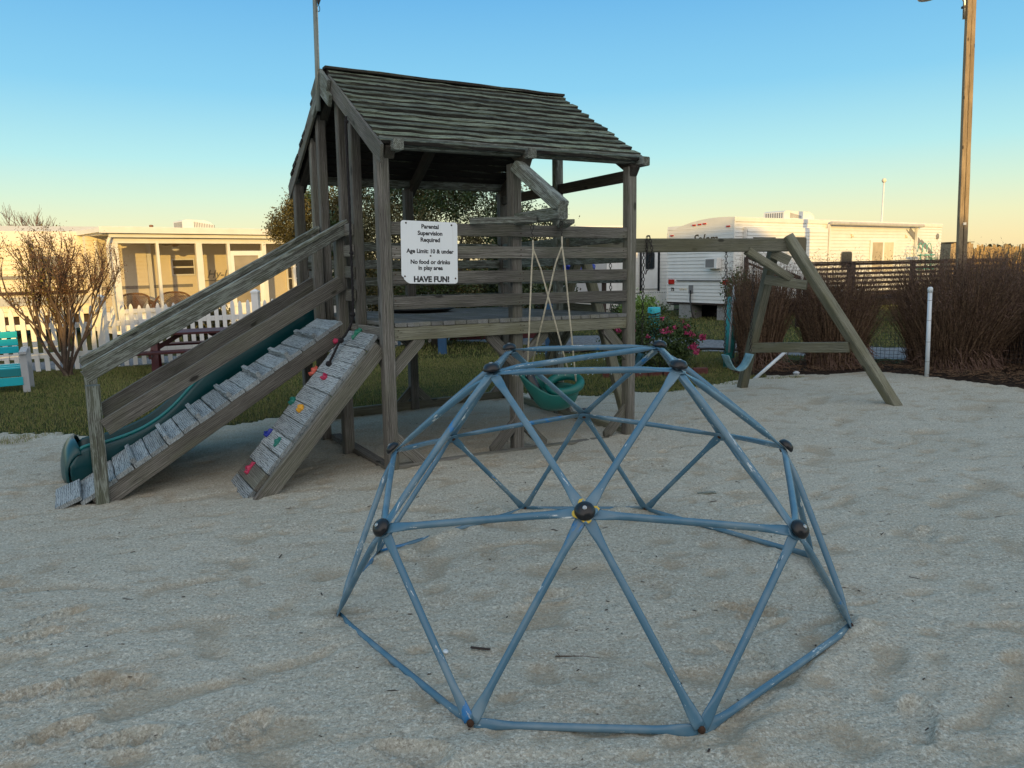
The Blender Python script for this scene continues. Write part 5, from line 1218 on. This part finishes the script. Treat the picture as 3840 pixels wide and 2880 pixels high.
# lattice
lt = MB('lattice_shadow').set((.05, .06, .05), .9)
for (x0, x1) in ((-1.3, -.1), (.25, 1.2), (1.75, 2.5)):
    for k in range(int((x1-x0)/.055)+1): box('lattice_strip', x0+.055*k, x0+.055*k+.026, -.40, -.39, .18, .66, M['white'], t2_)
    for k in range(9): box('lattice_strip', x0, x1+.03, -.392, -.384, .19+.055*k, .215+.055*k, M['white'], t2_)
box('skirt', -.3, 2.9, -.02, .0, .05, .58, M['whitedirt'], t2_)
beam('stair_rail', (2.85, -1.2, 1.25), (2.25, -1.25, .55), .05, .14, M['wood_old'], t2_); 
for i in range(3): box('step', 2.45, 3.0, -.9-.25*i, -.66-.25*i, .40-.13*i, .43-.13*i, DW, t2_)
# ------------------------------------------------------------------ camper on the far left behind the shrub
T3 = Vector((-14.3, 16.0, 0)); A3 = R(33)
t3_ = thing('camper_trailer', 'large cream camper with dark stripe behind the bare shrub at the far left', 'camper', T3, (0, 0, A3))
V = [(x, y, z) for x in (-3, 6.2) for (y, z) in ((0, .55), (0, 2.30), (.12, 2.54), (.5, 2.68), (2.1, 2.68), (2.4, 2.4), (2.4, .55))]
F = [tuple(range(7)), tuple(range(13, 6, -1))]+[(i, 7+i, 7+(i+1) % 7, (i+1) % 7) for i in range(7)]
obj('body', mesh('body', V, F), SID, t3_); o = obj('siding', mesh('siding', *siding_mesh(-3, 6.15, .56, 2.3, .11, .016, -.001)), SID, t3_); 
for z0, z1, m_ in ((1.42, 1.50, 'grey'), (1.05, 1.13, 'darkwood'), (.80, 1.0, 'greyplastic')): box('stripe', -3.02, 6.15, -.026, -.019, z0, z1, M[m_], t3_)
win(t3_, 3.6, 4.2, 1.62, 1.95, -.03, .05, M['grey']); win(t3_, -1.4, -.8, 1.62, 1.95, -.03, .05, M['grey'])
box('undercarriage', -2.8, 6.0, .2, 2.2, .2, .55, M['darkwood'], t3_)

# ------------------------------------------------------------------ utility pole
up_ = thing('utility_pole', 'tall square brown timber utility pole with a lamp arm on the right', 'utility pole', (9.31, 15.5, 0), (0, R(-2.1), 0))
o = beam('pole', (-.055, 0, -.1), (-.048, 0, 7.2), .084, .10, M['poletimber'], up_, up=(0, 1, 0), seg=14, jit=.003); beam('pole', (.058, .01, -.1), (.040, .01, 7.3), .084, .096, M['poletimber'], up_, up=(0, 1, 0), seg=14, jit=.003)
tube('lamp_arm', [Vector((-.13, 0, 6.10)), Vector((-.13, 0, 6.42)), Vector((-.24, 0, 6.64)), Vector((-.45, 0, 6.72)), Vector((-.7, 0, 6.74))], .028, M['steel'], up_, 8)
obj('lamp_head', mesh('lamp_head', *xf(lathe([(.04, .14), (.09, .10), (.15, .0), (.17, -.10), (.15, -.12), (.02, -.10)], 18), Matrix.Translation((-.86, 0, 6.62))), True), WD, up_)
box('bracket', -.17, -.115, -.04, .04, 6.30, 6.34, M['chain'], up_); box('tag', -.03, .03, -.075, -.068, 2.15, 2.20, WD, up_)

# ------------------------------------------------------------------ far things
# golden reed field to the right
r = np.random.default_rng(91); n = 26000; x = r.uniform(35, 130, n); y = r.uniform(58, 130, n); k = (x/y > .56); x, y = x[k], y[k]; n = len(x)
h = r.uniform(1.5, 2.35, n); a = r.uniform(0, 6.28, n); w_ = .07; dx, dy = np.cos(a)*w_, np.sin(a)*w_; lx = r.normal(size=n)*.18
V = np.stack([np.stack([x-dx, y-dy, 0*x], -1), np.stack([x+dx, y+dy, 0*x], -1), np.stack([x+dx+lx, y+dy, h], -1), np.stack([x-dx+lx, y-dy, h], -1)], 1).reshape(-1, 3)
o = obj('reed_field', mesh_np('reed_field', V, np.arange(4*n).reshape(-1, 4)), M['reedlit']); o['kind'] = 'stuff'
hut = thing('wooden_hut', 'small brown weathered wooden hut beyond the trailer at the right', 'hut', (22.3, 38, 0), (0, 0, R(10)))
for i in range(9): box('board', -.62+.14*i, -.49+.14*i, -.5, .5, 0, 2.1+.05*(i % 2), M['poletimber'], hut)
box('roof', -.64, .64, -.55, .55, 2.16, 2.19, M['darkwood'], hut)
# bare trees far left, bushes seen through the tower
def bare(name, label, loc, h, seed, mat, n=4):
    t = thing(name, label, 'tree', loc, group='bare trees behind the camper'); lp = []; parts = []
    for i in range(5): parts += branch_tree(seed+i, (rng.uniform(-.2, .2), rng.uniform(-.2, .2), 0), (rng.uniform(-.5, .5), rng.uniform(-.4, .4), 1.3), h*.36, .05, n, .5, .05, .14, lp, 3, .70)
    obj('branches', mesh('branches', *join(parts), True), mat, t)
bare('bare_tree', 'reddish bare tree far behind the camper at the left edge', (-21.5, 28, 0), 4.4, 200, M['twigs']); bare('bare_tree', 'reddish bare tree far behind the camper, right of its neighbour', (-18.6, 29.5, 0), 4.3, 230, M['twigs'])
for (nm, lb, loc, rd, nn, mm, sd_) in (('far_bush', 'ochre sunlit bush far behind the tower rails', (-.9, 30, 0), (2.2, 1.2, .9), 6000, ('lit_leaf', 'hollyb'), 51),
        ('far_bush', 'dark green bush behind the tower rails left of the camper', (.75, 20.5, 0), (.95, .6, .85), 6000, ('holly', 'hollyb'), 52),
        ('far_bush', 'low green bush at the far end of the picket fence', (-3.2, 18.5, 0), (1.6, .7, .7), 7000, ('holly', 'hollyb'), 53),
        ('far_bush', 'olive bush beside the porch door behind the fence', (-6.3, 15.6, 0), (.5, .4, .35), 2500, ('lit_leaf', 'hollyb'), 54)):
    leafy(nm, lb, loc, rd, nn, 60, .12, .05, (M[mm[0]], M[mm[1]]), sd_, (.05, .5), cz_=rd[2], cat='bush')
# low tree line on the horizon
r = np.random.default_rng(3); P = []
for i in range(420):
    a = -1.1+2.2*i/420; d = 330+20*math.sin(i); hh = 1.4+1.8*float(vnoise(i*.11, 0., 1., 6)); m_ = 26
    P.append(np.stack([np.full(m_, d*math.sin(a))+r.normal(size=m_)*2.4, np.full(m_, d*math.cos(a))+r.normal(size=m_), np.abs(r.normal(size=m_))*hh*.55+.3], -1))
o = obj('distant_woods', mesh_np('distant_woods', *leaves(np.vstack(P), .9, 8, asp=.8)), M['hollyb']); o['kind'] = 'stuff'

# ------------------------------------------------------------------ litter lying on the sand
def gz(x, y): return float(sand_h(x, y))
def on_sand(name, label, cat, x, y, group=None): return thing(name, label, cat, (x, y, gz(x, y)+.004), (0, 0, rng.uniform(0, 6)), group)
t = on_sand('shell', 'small white shell lying on the sand inside the dome', 'shell', -.289, 2.808); obj('shell_body', mesh('shell_body', *lathe([(.001, .0), (.012, .002), (.0135, .005), (.009, .010), (.001, .012)], 14), True), M['pvc'], t); t.children[0].scale = (1.2, .85, 1)
t = thing('twig', 'short dark flat stick on the sand near the white shell', 'twig', (-.15, 2.83, gz(-.15, 2.83)+.006), (0, 0, R(-18))); beam('stick', (-.042, 0, 0), (.042, 0, .004), .010, .006, M['darkwood'], t)
t = thing('twig', 'thin brown forked twig on the sand in the middle of the dome', 'twig', (.20, 2.76, gz(.2, 2.76)+.006), (0, 0, R(-4))); tube('stick', [Vector((-.05, .0, 0)), Vector((0, -.004, .004)), Vector((.06, .003, .002)), Vector((.13, -.008, .0))], [.003, .0028, .0016, .0008], M['bark'], t, 5); tube('fork', [Vector((-.03, .0, 0)), Vector((-.045, .02, .006))], .0016, M['bark'], t, 4)
t = thing('driftwood', 'small grey flat piece of bark on the sand right of the dome centre', 'bark', (1.29, 4.82, gz(1.29, 4.82)+.006)); beam('piece', (-.06, 0, 0), (.06, .01, .004), .03, .01, M['wood_old'], t, seg=4, jit=.004)
t = thing('blue_toy', 'bright blue plastic scrap on the sand at the right edge', 'toy', (4.45, 6.1, gz(4.45, 6.1)+.02)); obj('scrap', mesh('scrap', *lathe([(.01, 0), (.05, .0), (.06, .03), (.03, .06), (.01, .062)], 12), True), M['bluetarp'], t)
t = thing('plastic_scrap', 'crumpled white scrap on the mulch under the swing', 'litter', (3.62, 9.4, gz(3.62, 9.4)+.03)); obj('scrap', mesh('scrap', *lathe([(.01, -.01), (.035, .0), (.045, .02), (.02, .04), (.01, .03)], 7)), M['greyplastic'], t)
r = np.random.default_rng(71); n = 520; x = r.uniform(-5, 5, n); y = 1.9+5.6*r.uniform(0, 1, n)**1.3; k = (np.abs(x) < .72*y) & (zone(x, y) == 0); x, y = x[k], y[k]; n = len(x); z = sand_h(x, y)
Vs = []; Fs = []
for i in range(n):
    a = r.uniform(0, 6.28); L = r.uniform(.003, .010)*(3 if r.uniform() < .22 else 1); w_ = r.uniform(.0015, .0045); c, s_ = math.cos(a), math.sin(a); o_ = len(Vs); h = r.uniform(.001, .004)
    for (p, q, zz) in ((-L, -w_, 0), (L, -w_*.6, 0), (L, w_, 0), (-L, w_*.8, 0), (-L*.6, 0, h), (L*.7, 0, h*.8)): Vs.append((x[i]+p*c-q*s_, y[i]+p*s_+q*c, z[i]+zz+.002))
    Fs += [(o_, o_+1, o_+5, o_+4), (o_+2, o_+3, o_+4, o_+5), (o_+1, o_+2, o_+5, o_+5), (o_+3, o_, o_+4, o_+4)]
Fs = [tuple(dict.fromkeys(f)) for f in Fs]
o = obj('litter_bits', mesh('litter_bits', Vs, Fs), M['darkwood']); o['kind'] = 'stuff'
